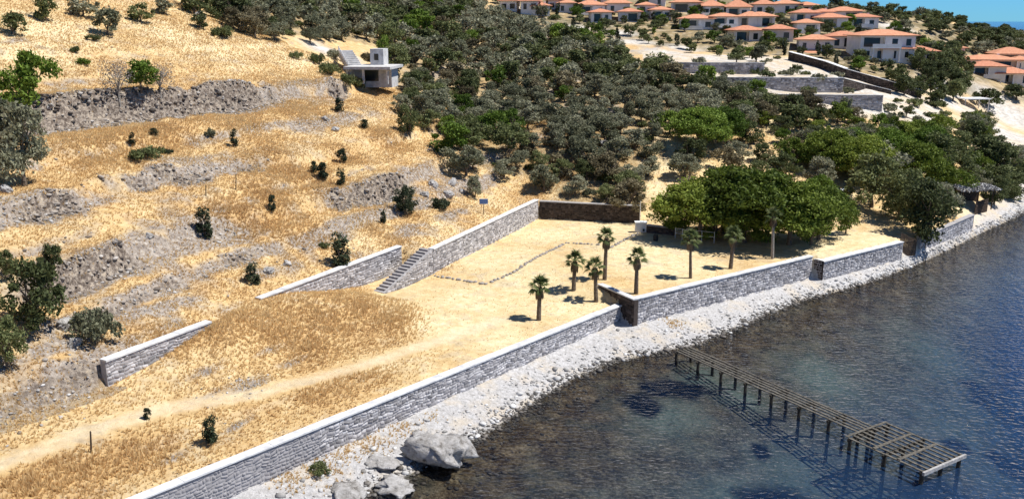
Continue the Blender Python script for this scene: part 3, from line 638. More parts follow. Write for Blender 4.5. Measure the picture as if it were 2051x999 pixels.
def proto(kind, seed, lod=1):
    r = np.random.default_rng(seed); mb = MB(); B = []
    if kind == 'olive' or kind == 'oak':   # rounded, several lobes hanging low; nominal height 4.3
        R = r.uniform(1.6, 2.15); zb = r.choice((.7, 1.0, 1.5)); nl = r.integers(20, 34); ex, ey = r.normal(0, .45, 2)
        for i in range(nl):
            a = r.uniform(0, 6.28); z = r.uniform(zb, 3.85); Rz = R * math.sqrt(max(.1, 1 - ((z - 1.95) / 2.15) ** 2)); q = math.sqrt(r.random()) * Rz
            s = r.uniform(.32, .9); B.append(((q * math.cos(a) + ex * (z - 1.5) * .4, q * math.sin(a) + ey * (z - 1.5) * .4, z), (s, s, s * .75)))
        limbs(mb, r, .9, 1.4, 3.4, 5, .16, r.uniform(-.5, .5)); per, sz, bark = (165 if kind == 'oak' else 140), .14, 'bark'
    elif kind == 'pine':                    # broad dome of foliage hanging low at the sides; nominal height 7.4
        R = 4.0
        for i in range(135):
            a = r.uniform(0, 6.28); q = math.sqrt(r.random()) * R; zt = 6.7 - 2.6 * (q / R) ** 2.2; z = zt - abs(r.normal(0, 1.25)) - .1
            z = max(z, (1.9 - 1.2 * (q / R)) + r.random() * .7); s = r.uniform(.45, 1.2); B.append(((q * math.cos(a), q * math.sin(a), z), (s, s, s * .6)))
        limbs(mb, r, 1.8, 2.8, 5.6, 7, .24, r.uniform(-.5, .5)); per, sz, bark = 150, .15, 'bark'
    elif kind == 'round':                   # tall leafy broadleaf down to the ground; nominal height 5
        for i in range(30):
            a = r.uniform(0, 6.28); z = r.uniform(.7, 4.4); R = 2.0 * math.sqrt(max(.08, 1 - ((z - 2.3) / 2.5) ** 2)); q = math.sqrt(r.random()) * R
            s = r.uniform(.5, .9); B.append(((q * math.cos(a), q * math.sin(a), z), (s, s, s * .8)))
        limbs(mb, r, 1.0, 1.3, 3.8, 5, .16); per, sz, bark = 170, .13, 'bark'
    elif kind == 'cypress':                 # narrow upright dark shrub; nominal height 2
        for i in range(16):
            z = r.uniform(.25, 1.8); R = .36 * (1 - ((z - .8) / 1.35) ** 2) + .05; a = r.uniform(0, 6.28)
            s = r.uniform(.14, .26); B.append(((R * .7 * math.cos(a), R * .7 * math.sin(a), z), (s, s, s * 1.5)))
        limbs(mb, r, .35, .3, 1.5, 3, .05); per, sz, bark = 90, .07, 'bark'
    elif kind == 'bush':                    # low mound; nominal height 1.4
        for i in range(18):
            a = r.uniform(0, 6.28); q = math.sqrt(r.random()) * 1.0; z = .3 + .7 * r.random() * (1 - q * .6)
            s = r.uniform(.22, .42); B.append(((q * math.cos(a), q * math.sin(a), z), (s, s, s * .8)))
        limbs(mb, r, .25, .7, 1.0, 5, .05); per, sz, bark = 110, .085, 'bark'
    elif kind == 'bare':                    # grey, nearly leafless
        for i in range(16):
            a = r.uniform(0, 6.28); q = math.sqrt(r.random()) * 1.6; B.append(((q * math.cos(a), q * math.sin(a), 2.6 + r.uniform(-.9, 1)), (.8, .8, .7)))
        limbs(mb, r, 1.0, 1.5, 3.8, 7, .12); limbs(mb, r, 1.4, 1.2, 4.2, 6, .06); per, sz, bark = 60, .09, 'palebark'
    if lod == 2: per, sz = per // 3, sz * 1.7
    C = cloud(r, B, per); C[:, 2] = np.maximum(C[:, 2], .06)
    tm = mb.mesh('trunk'); tm.materials.append(M[bark])
    return tm, leaves(r, C, sz)
PRO = {}
def get(kind, leafm, var, lod):
    k = (kind, leafm, var, lod)
    if k not in PRO:
        if (kind, var, lod) not in PRO: PRO[(kind, var, lod)] = proto(kind, 100 * var + len(kind) * 7 + lod, lod)
        tm, (V, F) = PRO[(kind, var, lod)]
        cm = raw('crown', V, F); cm.materials.append(M[leafm]); PRO[k] = (tm, cm)
    return PRO[k]
NOM = dict(olive=4.3, oak=4.3, pine=7.4, round=5.0, cypress=2.0, bush=1.35, bare=4.2)
def tree(name, kind, leafm, x, y, h, w=None, label=None, cat='tree', group=None, var=None, lod=1, z=None, parts=('trunk', 'crown'), rz=None):
    z = float(ground_z(np.array([x]), np.array([y]))[0]) if z is None else z
    tm, cm = get(kind, leafm, random.randrange(5) if var is None else var, lod)
    t = thing(name, label, cat, (x, y, z - .05), random.uniform(0, 6.28) if rz is None else rz, group)
    s = h / NOM[kind]; w = s if w is None else w; t.scale = (w * random.uniform(.85, 1.18), w * random.uniform(.85, 1.18), s)
    link(parts[0], tm, t); link(parts[1], cm, t)
    return t
TAKEN = []
def px_tree(name, kind, leafm, u, v, hpx, wpx, label, cat='tree', **k):     # stands where (u, v) meets the ground; size from the photo
    p = hit(u, v); dist = math.hypot(p[1], p[2] - CAMH); s = dist / FPX
    wn = dict(olive=4.9, oak=4.9, pine=9.2, round=4.9, cypress=.95, bush=2.5, bare=4.4)[kind]
    TAKEN.append((p[0], p[1], wpx * s / 2))
    return tree(name, kind, leafm, p[0], p[1], hpx * s * 1.03, wpx * s / wn, label, cat, z=p[2], **k)
# pines and trees on the right
for (u, v, h, w_, lab) in [(1400, 478, 128, 190, 'leftmost stone pine of the wide clump at the end of the yard'), (1490, 484, 165, 235, 'tallest stone pine in the middle of the wide clump behind the palms'),
                           (1580, 490, 140, 210, 'stone pine in the clump behind the rightmost palm'), (1640, 480, 118, 130, 'rightmost stone pine of the clump, beside the small round tree'),
                           (1450, 468, 118, 170, 'stone pine at the back of the clump, half hidden between its neighbours')]:
    px_tree('stone_pine', 'pine', 'pine', u, v, h, w_, lab, group='pines behind the palms')
for (u, v, h, w_, lab) in [(1345, 470, 84, 84, 'low young pine filling the left end of the wide clump'), (1432, 478, 70, 120, 'low young pine under the left half of the wide clump'), (1535, 484, 74, 130, 'low young pine under the right half of the wide clump'), (1625, 490, 82, 110, 'low young pine filling the right end of the wide clump')]:
    px_tree('young_pine', 'round', 'pine', u, v, h, w_, lab, group='young pines under the clump')
px_tree('round_tree', 'oak', 'pine', 1694, 468, 70, 52, 'small round tree standing alone on pale ground right of the pine clump')
for i, (u, v, h, w_, kd, lf, lab) in enumerate([
        (1850, 488, 130, 140, 'round', 'oak', 'big leafy tree leaning over the dark fence at the shore'), (1800, 440, 110, 120, 'round', 'oak', 'leafy tree just behind the tree at the dark fence'),
        (1885, 440, 80, 70, 'round', 'olive', 'grey-green tree beside the open ground left of the beach shelter'), (1745, 415, 110, 140, 'oak', 'oak', 'dark rounded tree behind the pale open ground'),
        (1830, 385, 110, 130, 'pine', 'pine', 'yellow-green pine above the big tree at the shore'), (1720, 365, 100, 130, 'pine', 'pine', 'yellow-green pine right of the wide clump, in the dense grove'),
        (1660, 345, 90, 140, 'pine', 'pine', 'yellow-green pine at the upper left end of the dense grove'), (1780, 335, 80, 120, 'pine', 'green', 'bright green pine at the top middle of the dense grove'),
        (1590, 335, 60, 90, 'oak', 'pine', 'low green tree between the wide clump and the dense grove'), (1900, 350, 80, 100, 'oak', 'oak', 'dark green tree above the beach shelter'),
        (1960, 345, 75, 100, 'oak', 'oak', 'dark tree right of the grove, near the coast road'), (2010, 370, 80, 90, 'oak', 'oak', 'dark tree at the right edge beside the pale beach'),
        (1990, 410, 60, 60, 'round', 'oak', 'tree standing right beside the beach shelter'), (1860, 320, 70, 100, 'pine', 'green', 'bright green pine below the white slope'),
        (1935, 300, 60, 80, 'oak', 'oak', 'dark tree at the upper right corner of the dense grove'), (1700, 300, 45, 80, 'oak', 'green', 'bright green tree at the top left of the dense grove'),
        (2040, 350, 60, 80, 'oak', 'olive', 'grey-green tree cut by the right edge above the beach'), (1770, 380, 90, 120, 'oak', 'olive', 'grey-green tree in the middle of the dense grove'), (1930, 395, 50, 60, 'oak', 'oak', 'dark tree behind the beach shelter'),
        (1985, 320, 50, 70, 'oak', 'oak', 'dark tree below the coast road at the right'), (1640, 375, 60, 80, 'oak', 'olive', 'grey-green tree directly behind the right half of the pine clump')]):
    px_tree('grove_tree', kd, lf, u, v, h, w_, lab, group='dense grove above the shore')
px_tree('bright_pine', 'pine', 'green', 1400, 300, 92, 150, 'bright green pine standing above the pine clump beside the sandy path', lod=1)
px_tree('bright_pine', 'pine', 'green', 1455, 290, 80, 90, 'smaller bright green pine right of the brightest one')
# left hillside
for (nm, kd, lf, u, v, h, w_, lab) in [
        ('hill_tree', 'oak', 'green', 62, 232, 128, 135, 'large dense green tree at the left edge above the rock face'), ('grey_tree', 'bare', 'drytwig', 240, 205, 80, 75, 'grey thinly leaved tree on the rock face left of the green one'),
        ('hill_tree', 'oak', 'green', 283, 180, 58, 72, 'green tree behind the grey one on the rock face'), ('bare_tree', 'bare', 'drytwig', 322, 190, 62, 60, 'bare grey tree on the edge of the rock face'),
        ('olive_tree', 'olive', 'olive', 50, 372, 165, 150, 'big grey olive tree with dark trunk at the left edge'), ('olive_tree', 'olive', 'olive', -5, 335, 140, 110, 'grey olive tree cut by the left edge'),
        ('field_tree', 'oak', 'oak', 75, 658, 140, 125, 'broad brownish green tree at the left edge above the short stone wall'), ('field_tree', 'oak', 'oak', 98, 548, 62, 52, 'small tree just above the broad one at the left edge'),
        ('field_tree', 'oak', 'oak', 12, 556, 60, 60, 'small dark tree cut by the left edge'), ('field_tree', 'oak', 'oak', 15, 735, 110, 95, 'dark tree cut by the left edge beside the rock bank'),
        ('field_bush', 'bush', 'olive', 192, 682, 92, 95, 'grey-green rounded bush with dark foot above the short stone wall'),
        ('field_tree', 'oak', 'oak', 822, 276, 64, 52, 'lone dark tree on the golden slope below the concrete house'),
        ('field_bush', 'bush', 'oak', 446, 75, 32, 50, 'dark grey-green bush at the top edge of the golden slope'), ('field_bush', 'bush', 'green', 165, 130, 18, 34, 'small bright green bush on the golden slope'),
        ('field_bush', 'bush', 'oak', 186, 80, 15, 28, 'tiny flat bush high on the golden slope'), ('field_bush', 'bush', 'oak', 152, 106, 18, 20, 'tiny dark bush above the bright green bush'),
        ('field_bush', 'bush', 'oak', 593, 118, 20, 26, 'small dark bush on the crest left of the concrete house'), ('field_bush', 'bush', 'oak', 635, 128, 30, 36, 'dark bush at the left end of the concrete ramp'),
        ('field_bush', 'bush', 'oak', 660, 150, 34, 50, 'bush below the concrete ramp'), ('field_bush', 'bush', 'oak', 695, 170, 30, 40, 'dark bush at the foot of the concrete house'),
        ('field_tree', 'oak', 'green', 768, 130, 55, 40, 'dark green tree touching the right side of the concrete house'),
        ('field_bush', 'bush', 'oak', 296, 318, 34, 70, 'sprawling dark bush in the middle of the golden slope'), ('field_bush', 'bush', 'cypress', 335, 308, 16, 24, 'small dark bush right of the sprawling one'),
        ('field_bush', 'bush', 'cypress', 880, 418, 30, 42, 'round dark bush among the pale boulders'), ('field_tree', 'oak', 'olive', 952, 396, 45, 40, 'small rounded tree beside the blue sign'),
        ('field_bush', 'round', 'cypress', 812, 432, 66, 48, 'tall dark bush left of the pale boulders'), ('field_bush', 'bush', 'oak', 650, 495, 16, 26, 'small grey bush left of the tall dark shrub'),
        ('field_bush', 'bush', 'olive', 672, 118, 26, 40, 'grey shrub growing over the top of the concrete ramp'), ('field_bush', 'bush', 'oak', 715, 178, 30, 44, 'bush in front of the dark opening of the concrete house'), ('field_bush', 'bush', 'olive', 760, 172, 40, 50, 'grey-green bush hiding the right corner of the concrete house'), ('field_bush', 'bush', 'maquis', 738, 122, 22, 34, 'brownish shrub behind the roof slab of the concrete house'),
        ('field_bush', 'bush', 'oak', 640, 945, 26, 50, 'small green bush on the pebbles below the sea wall'), ('field_bush', 'bush', 'olive', 420, 275, 26, 20, 'small grey shrub high on the slope')]:
    px_tree(nm, kd, lf, u, v, h, w_, lab, 'bush' if 'bush' in nm else 'tree', parts=('stem', 'foliage') if 'bush' in nm else ('trunk', 'crown'))
for (u, v, h, w_, lab) in [(470, 294, 34, 18, 'narrow dark shrub alone in the middle of the golden slope'), (645, 358, 34, 24, 'larger of two dark shrubs standing close together on the slope'), (627, 346, 24, 16, 'smaller of two dark shrubs standing close together on the slope'),
                           (684, 326, 28, 20, 'upper dark shrub of the two one above the other'), (683, 372, 36, 22, 'lower dark shrub of the two one above the other'), (681, 224, 28, 20, 'narrow dark shrub left of the lone dark tree'),
                           (728, 257, 18, 18, 'tiny dark shrub on the slope below the concrete house'), (410, 474, 58, 34, 'tall dark shrub growing from the rocky terrace edge'), (683, 534, 72, 46, 'largest dark upright shrub behind the retaining wall'),
                           (506, 568, 42, 30, 'dark shrub at the left end of the pale rock bank'), (423, 888, 62, 34, 'dark upright shrub above the sea wall near the bottom edge'), (308, 272, 16, 16, 'tiny dark shrub above the sprawling bush'),
                           (266, 292, 26, 16, 'small dark shrub left of the sprawling bush'), (545, 422, 34, 16, 'thin brown shrub on the middle slope'), (768, 448, 30, 12, 'thin dark shrub among orange grass right of the upright shrub'),
                           (296, 838, 24, 16, 'tiny brown shrub beside the track')]:
    px_tree('dark_shrub', 'cypress', 'cypress', u, v, h, w_, lab, 'shrub', group='dark shrubs on the slope', parts=('stem', 'foliage'))
# woodland on the slope behind the yard
def poisson(poly, n, dmin, ymin, ymax, xr, grow=0.0, dz=2.2, seed=3, keep=None, lift=True):
    r = np.random.default_rng(seed); X = r.uniform(xr[0], xr[1], n); Y = r.uniform(ymin, ymax, n); Z = ground_z(X, Y)
    u, v = proj(X, Y, Z + (dz if lift else 0)); ok = inpoly(poly, u, v); out = []
    for x, y, z, uu, vv in zip(X[ok], Y[ok], Z[ok], u[ok], v[ok]):
        d = dmin + grow * (y - ymin)
        if all((x - q[0]) ** 2 + (y - q[1]) ** 2 > d * d for q in out) and all((x - q[0]) ** 2 + (y - q[1]) ** 2 > (q[2] * .8 + 1.3) ** 2 for q in TAKEN):
            if keep is None or keep(uu, vv, x, y): out.append((x, y, z, uu, vv))
    return out
WOOD = [(370, -10), (480, 40), (560, 62), (640, 70), (775, 85), (805, 205), (880, 262), (935, 325), (1060, 340), (1130, 395), (1290, 395), (1306, 300), (1335, 320), (1335, 240), (1450, 245),
        (1640, 200), (1580, 190), (1400, 150), (1280, 115), (1180, 75), (1050, 40), (980, 22), (960, -10)]
GAPS = [(1080, 250, 30, 16), (1040, 255, 20, 10), (945, 200, 22, 14), (1210, 290, 40, 8), (1130, 375, 22, 22), (1322, 330, 16, 70), (700, 100, 70, 40), (745, 110, 40, 45)]
def keepw(u, v, x, y): return not (v > 225 and u < 1320 and hsh(int(x * 91), int(y * 77), 3) < .3) and not any(((u - a) / c) ** 2 + ((v - b) / d) ** 2 < 1 for a, b, c, d in GAPS)
wd = poisson(WOOD, 14000, 2.95, 112, 275, (-75, 70), .012, seed=5, keep=keepw)
MARKS = [(1200, 380, 'just behind the dark end wall of the yard'), (1000, 330, 'at the upper corner of the long retaining wall'), (900, 270, 'at the edge of the golden slope'), (860, 170, 'right of the concrete house'), (700, 60, 'uphill of the concrete house'),
         (520, 30, 'along the upper rim of the golden slope'), (960, 90, 'in the densest middle of the wooded slope'), (1040, 40, 'just below the leftmost villas'), (1180, 110, 'below the middle villas'), (1100, 200, 'in the lower middle of the wooded slope'), (1250, 270, 'beside the sandy path'),
         (1330, 180, 'below the uppermost terrace wall'), (1480, 210, 'below the middle terrace wall'), (1060, 290, 'around the small clearing')]
nol = nok = 0
for i, (x, y, z, u, v) in enumerate(wd):
    f = vnoise(np.array([x * .06]), np.array([y * .06]), 77)[0] + random.uniform(-.22, .22); lod = 1 if y < 165 else 2; sc = random.uniform(.72, 1.22) * (1 + .0014 * (y - 112))
    where = min(MARKS, key=lambda q: math.hypot(u - q[0], v - q[1]))[2]; size = 'small ' if sc < .88 else ('large ' if sc > 1.12 else '')
    if f < .58 and nol < 300: nol += 1; tree('olive_tree', 'olive', 'olive', x, y, 3.6 * sc, 1.02 * sc, size + 'grey-green olive tree ' + where, group='olive trees of the wooded slope', lod=lod, z=z)
    elif nok < 300:
        nok += 1; gr = random.random() < .16
        tree('oak_tree', 'oak', 'green' if gr else random.choice(['oak', 'oak', 'oak', 'maquis']), x, y, 3.7 * sc, 1.0 * sc, size + ('fresh green tree ' if gr else 'dark green oak ') + where, group='fresh green trees of the wooded slope' if gr else 'dark oaks of the wooded slope', lod=lod, z=z)
print('wood', nol, nok)
for (x, y, z, u, v) in poisson(WOOD, 9000, 3.4, 112, 240, (-70, 66), .008, dz=.8, seed=25, keep=keepw)[:290]:
    h = random.uniform(.9, 2.2); where = min(MARKS, key=lambda q: math.hypot(u - q[0], v - q[1]))[2]
    tree('scrub_bush', 'bush', random.choice(['maquis', 'maquis', 'olive', 'oak']), x, y, h, h / 1.35, 'brownish scrub bush ' + where, 'bush', 'scrub bushes under the trees of the slope', lod=2, z=z, parts=('stem', 'foliage'))
MIDW = [(1335, 240), (1450, 205), (1640, 205), (1760, 225), (1900, 262), (1990, 330), (1950, 345), (1800, 290), (1650, 292), (1560, 330), (1470, 330), (1345, 330)]
def keepm(u, v, x, y): return not any(((u - a) / c) ** 2 + ((v - b) / d) ** 2 < 1 for a, b, c, d in [(1535, 240, 30, 14), (1505, 315, 40, 16), (1322, 330, 20, 80), (1860, 245, 35, 18), (1750, 240, 16, 10), (1560, 275, 22, 9)])
for (x, y, z, u, v) in poisson(MIDW, 5000, 3.3, 108, 175, (15, 100), .005, seed=27, keep=keepm)[:130]:
    h = random.uniform(2.4, 4.4); k = random.choice(['olive', 'olive', 'oak', 'oak', 'maquis', 'pine', 'green']); w_h = 'right of the sandy path' if u < 1450 else 'between the sandy path and the lowest terrace wall' if u < 1580 else 'above the dense grove' if u < 1780 else 'below the white slope'
    tree('slope_tree', 'oak', k, x, y, h, h / 3.6, {'olive': 'grey-green', 'oak': 'dark green', 'maquis': 'brownish', 'pine': 'yellow-green', 'green': 'bright green'}[k] + (' small' if h < 3.2 else '') + ' tree ' + w_h, group='trees between the path and the terraces', z=z)
GROVE = [(1560, 290), (1700, 252), (1960, 236), (2045, 325), (2040, 392), (1990, 385), (1900, 362), (1870, 440), (1790, 430), (1720, 385), (1640, 360)]
for (x, y, z, u, v) in poisson(GROVE, 4000, 3.6, 104, 185, (30, 110), 0, dz=2.6, seed=29)[:80]:
    h = random.uniform(3.2, 5.2); k = random.choice(['oak', 'oak', 'pine', 'pine', 'olive', 'green']); w_h = 'at the upper left of the dense grove' if u < 1680 and v < 320 else 'between the wide clump and the dense grove' if u < 1740 else 'along the upper rim of the dense grove' if v < 300 else 'in the heart of the dense grove' if u < 1880 else 'in the right part of the dense grove' if v < 340 else 'near the beach shelter'
    tree('grove_tree', 'round' if k == 'oak' else 'oak', k, x, y, h, h / 4.2, {'olive': 'grey-green', 'oak': 'dark green', 'pine': 'yellow-green', 'green': 'bright green'}[k] + (' smaller' if h < 4 else ' taller') + ' tree ' + w_h, group='dense grove above the shore', z=z)
TOPL = [(0, -5), (400, -5), (400, 30), (330, 40), (200, 42), (120, 25), (0, 35)]
for (x, y, z, u, v) in poisson(TOPL, 2500, 5.0, 100, 190, (-110, -30), 0, seed=8)[:34]:
    tree('olive_tree', 'olive', random.choice(['olive', 'olive', 'oak']), x, y, random.uniform(2.6, 4.2), random.uniform(.6, .95), 'scattered tree along the top edge of the golden slope, ' + ('near the left corner' if u < 130 else 'above the two green trees' if u < 270 else 'beside the start of the wood'), group='trees along the top of the golden slope', lod=2, z=z)
VILL = [(960, -14), (1300, -14), (1480, -14), (1600, 8), (1760, 45), (1930, 95), (1960, 200), (1790, 160), (1600, 110), (1480, 118), (1300, 85), (1130, 62), (1020, 30)]
DENSE = [(1780, 125), (1830, 100), (1930, 95), (1945, 175), (1880, 190), (1800, 165)]
HOUSE_XY = []
# ------------------------------------------------------------------ villas
def hip(mb, w, d, z, rise, ov=.85, th=.16):
    a, b = w / 2 + ov, d / 2 + ov; L = max(0, a - b) if a > b else 0; K = max(0, b - a) if b > a else 0
    base = [(-a, -b, z), (a, -b, z), (a, b, z), (-a, b, z)]; lo = [(x, y, q - th) for x, y, q in base]
    r0, r1 = ((-L, 0, z + rise), (L, 0, z + rise)) if a >= b else ((0, -K, z + rise), (0, K, z + rise))
    if a >= b: mb.poly(base + [r0, r1], [(0, 1, 5, 4), (2, 3, 4, 5), (1, 2, 5), (3, 0, 4)])
    else: mb.poly(base + [r0, r1], [(0, 1, 4), (1, 2, 5, 4), (2, 3, 5), (3, 0, 4, 5)])
    mb.poly(base + lo, [(0, 4, 5, 1), (1, 5, 6, 2), (2, 6, 7, 3), (3, 7, 4, 0), (4, 7, 6, 5)])
def villa(u0, u1, vr, ve, vb, label, rz=None, wall='white', style=0, depth=None, chim=False):
    um = (u0 + u1) / 2; p = hit(um, vb); r = random.Random(int(u0 * 7 + ve))
    s = math.hypot(p[1], p[2] - CAMH) / FPX; W = max(5.0, (u1 - u0) * s * 1.08 - 1.0); d = depth or min(9.5, max(5.5, W * .8))
    rz = math.radians(r.uniform(-14, 6)) if rz is None else rz
    cx, cy = p[0] - math.sin(rz) * d / 2, p[1] + math.cos(rz) * d / 2
    eave = max(2.7, (vb - ve) * s); rise = max(1.0, (ve - vr) * s * .85)
    t = thing('villa', label, 'house', (cx, cy, p[2]), rz, 'white villas with red roofs on the far slope'); HOUSE_XY.append((cx, cy, W / 2 + 1))
    HB = MB(); hw, hd = W / 2, d / 2
    two = eave > 4.6; rec = (style in (1, 2) or r.random() < .5) and W > 5
    rw = W * r.uniform(.42, .6); rx = r.choice((-1, 1)) * (W / 2 - rw / 2 - .5) if rec else 0; rz0, rz1 = (eave - 2.55, eave - .25)
    if rec:                               # walls with a deep loggia cut into the front
        x0, x1 = rx - rw / 2, rx + rw / 2
        HB.box((0, .8, eave / 2 - 1.5), (W, d - 1.6, eave + 3))
        yb = -hd + .8
        HB.box(((-hw + x0) / 2, yb - .002, eave / 2 - 1.5), (x0 + hw, 1.6, eave + 3)) if x0 + hw > .1 else None
        HB.box(((hw + x1) / 2, yb - .002, eave / 2 - 1.5), (hw - x1, 1.6, eave + 3)) if hw - x1 > .1 else None
        HB.box((rx, yb - .001, (rz0 - 3) / 2), (rw, 1.6, rz0 + 3)); HB.box((rx, yb - .001, (rz1 + eave) / 2), (rw, 1.6, eave - rz1))
    else: HB.box((0, 0, eave / 2 - 1.5), (W, d, eave + 3))
    HB.build('wall', M[wall], t)
    rb = MB(); hip(rb, W, d, eave + .17, rise); ro = rb.build('roof', M['tile'], t)
    if chim: MB().box((W * .22, d * .1, eave + rise * .8), (.6, .6, 1.1)).build('chimney', M['white'], ro)
    def win(x, z, w_, h_, side='f'):
        f = MB(); g_ = MB(); y = -hd
        if side == 'f': f.box((x, y - .03, z), (w_ + .2, .06, h_ + .2)); g_.box((x, y - .05, z), (w_, .06, h_))
        else: f.box((hw + .03, x, z), (.06, w_ + .2, h_ + .2)); g_.box((hw + .05, x, z), (.06, w_, h_))
        fo = f.build('window', M['whitemetal'], t); g_.build('pane', M['glass'], fo)
    zs = [eave - 1.45] + ([eave - 4.3] if two else [])
    for zi, zz in enumerate(zs):
        n = max(2, int(W / 2.6))
        for i in range(n):
            x = -hw + (i + .5) * W / n
            if rec and zi == 0 and abs(x - rx) < rw / 2 + .75: continue
            if r.random() < .88: win(x, zz, r.uniform(.8, 1.5), r.uniform(1.3, 1.8))
        win(r.uniform(-.6, .6), zz, 1.0, 1.3, 's')
    if rec:
        do = MB().box((rx, -hd + 1.57, rz0 + 1.08), (rw * .7, .05, 2.1)).build('patio_door', M['glass'], t)
        for k in (-.5, .5): MB().box((rx + k * (rw - .3), -hd + .05, (rz0 + rz1) / 2), (.22, .22, rz1 - rz0)).build('loggia_post', M['white'], t)
    if style == 2 or two:                 # balcony or terrace with parapet
        bw = W * r.uniform(.5, .85); bx = r.uniform(-.1, .1) * W; bz = eave - 2.75
        bo = MB().box((bx, -hd - .85, bz), (bw, 1.75, .18)).build('balcony', M[wall], t)
        MB().box((bx, -hd - 1.66, bz + .52), (bw, .1, .85)).build('parapet', M[wall], bo)
        for k in (-.46, .46): MB().box((bx + k * bw, -hd - 1.55, bz - 1.7), (.24, .24, 3.2)).build('column', M[wall], bo)
    if style == 3:                        # lower lean-to roof in front
        lo_ = [(-hw - .3, -hd - 2.6, eave - 3.0), (hw * .3, -hd - 2.6, eave - 3.0), (hw * .3, -hd - .01, eave - 2.3), (-hw - .3, -hd - .01, eave - 2.3)]
        MB().prism([(x, y, z - .14) for x, y, z in lo_], lo_).build('porch_roof', M['tile'], t)
        for k in (0, 1): MB().box((-hw + k * (hw * 1.2), -hd - 2.3, eave - 4.7), (.25, .25, 3.3)).build('porch_post', M[wall], t)
    return t
VL = [(1000, 1036, -4, 4, 22, 'small red-roofed villa at the top edge, leftmost of all the villas', 0), (1042, 1078, -6, 5, 30, 'tall white villa second from the left end of the villas', 1), (1068, 1100, 9, 17, 32, 'low villa tucked right of the tall white one at the left end', 0),
      (1098, 1130, -6, 4, 20, 'villa at the top edge behind the left cluster', 0), (1118, 1152, 6, 12, 26, 'small flat-looking villa below the top edge in the left cluster', 1), (1155, 1212, 6, 17, 30, 'wide villa with two-tier red roof left of the blue-white walls', 2),
      (1183, 1226, 19, 27, 46, 'villa with pale bluish front above the dark hedge in the left cluster', 1), (1214, 1262, 4, 16, 26, 'red-roofed villa just above the pale bluish fronts', 0), (1238, 1284, 19, 27, 44, 'villa with pale bluish front, middle of the three in a row', 1),
      (1274, 1312, 8, 14, 30, 'small villa with white posts behind the row of bluish fronts', 2), (1304, 1346, 17, 25, 40, 'villa with pale bluish front, rightmost of the three in a row', 2), (1344, 1402, -2, 8, 24, 'villa with wide dark windows at the top edge', 1),
      (1404, 1450, 5, 18, 32, 'villa with steep red roof left of the reddest one', 2), (1454, 1502, 2, 18, 34, 'villa with the reddest tallest roof of the upper row', 1), (1362, 1428, 30, 40, 60, 'wide bluish white villa above the bright green shrub', 2),
      (1424, 1478, 28, 36, 58, 'pale villa with long white balcony in the middle of the slope', 2), (1478, 1526, 25, 36, 54, 'villa with pinkish roof above the long loggia house', 0), (1468, 1528, 53, 63, 84, 'orange-roofed villa with a long dark loggia, left of the paired one', 1),
      (1510, 1552, 4, 15, 28, 'villa with pinkish roof near the skyline', 0), (1550, 1602, 5, 14, 27, 'villa with flat pink roof touching the sky', 0), (1498, 1552, 26, 36, 54, 'white villa below the skyline villas', 1), (1532, 1588, 51, 61, 82, 'cream villa with orange roof and three windows above the dark terrace', 0),
      (1590, 1638, 21, 30, 46, 'villa left of the dark skyline tree', 0), (1638, 1664, 21, 28, 44, 'narrow villa under the dark skyline tree', 0), (1660, 1724, 18, 28, 42, 'highest villa on the right part of the skyline', 0), (1640, 1698, 29, 39, 56, 'villa with long red roof in front of the skyline villa', 1),
      (1704, 1758, 29, 37, 58, 'villa with bright bluish corner at the right end of the upper row', 2), (1594, 1642, 41, 50, 68, 'villa with white balcony above the triangular roof', 2), (1600, 1666, 71, 82, 104, 'villa with broad pink hipped roof above the sloping road', 3),
      (1660, 1722, 64, 75, 98, 'villa with pale yellowish roof left of the biggest villa', 1), (1722, 1828, 62, 75, 122, 'biggest villa, two storeys, with long red roof and dark ground floor', 2), (1764, 1826, 89, 100, 126, 'low villa wing with pink roof in front of the biggest villa', 1), (1814, 1874, 94, 105, 128, 'orange-roofed villa half hidden by trees right of the biggest villa', 0),
      (1165, 1210, -12, -2, 12, 'roof cut by the top edge above the two-tier villa', 0), (1284, 1332, -12, -1, 12, 'roof cut by the top edge above the white posts villa', 0), (1600, 1640, 8, 16, 30, 'small villa just left of the dark skyline tree, under the sky', 0), (1880, 1930, 92, 101, 118, 'villa half hidden in dark trees between the big villa and the right edge', 1), (2026, 2070, 118, 127, 142, 'roof cut by the right edge between two orange-roofed villas', 0),
      (1994, 2062, 96, 110, 130, 'highest orange-roofed villa at the right edge', 1), (1938, 2036, 112, 122, 142, 'long orange-roofed villa left of the right edge', 1), (1946, 2012, 126, 137, 156, 'front villa with bluish wall below the long orange roof', 2), (1996, 2062, 136, 149, 170, 'lowest orange-roofed villa at the right edge above the dark shrubs', 1)]
for a in VL: villa(*a[:6], style=a[6], wall='cream' if 'cream' in a[5] or 'orange' in a[5] or (int(a[0]) % 2 and 'white' not in a[5] and 'bluish' not in a[5]) else 'white', chim=(int(a[0]) % 3 == 0))
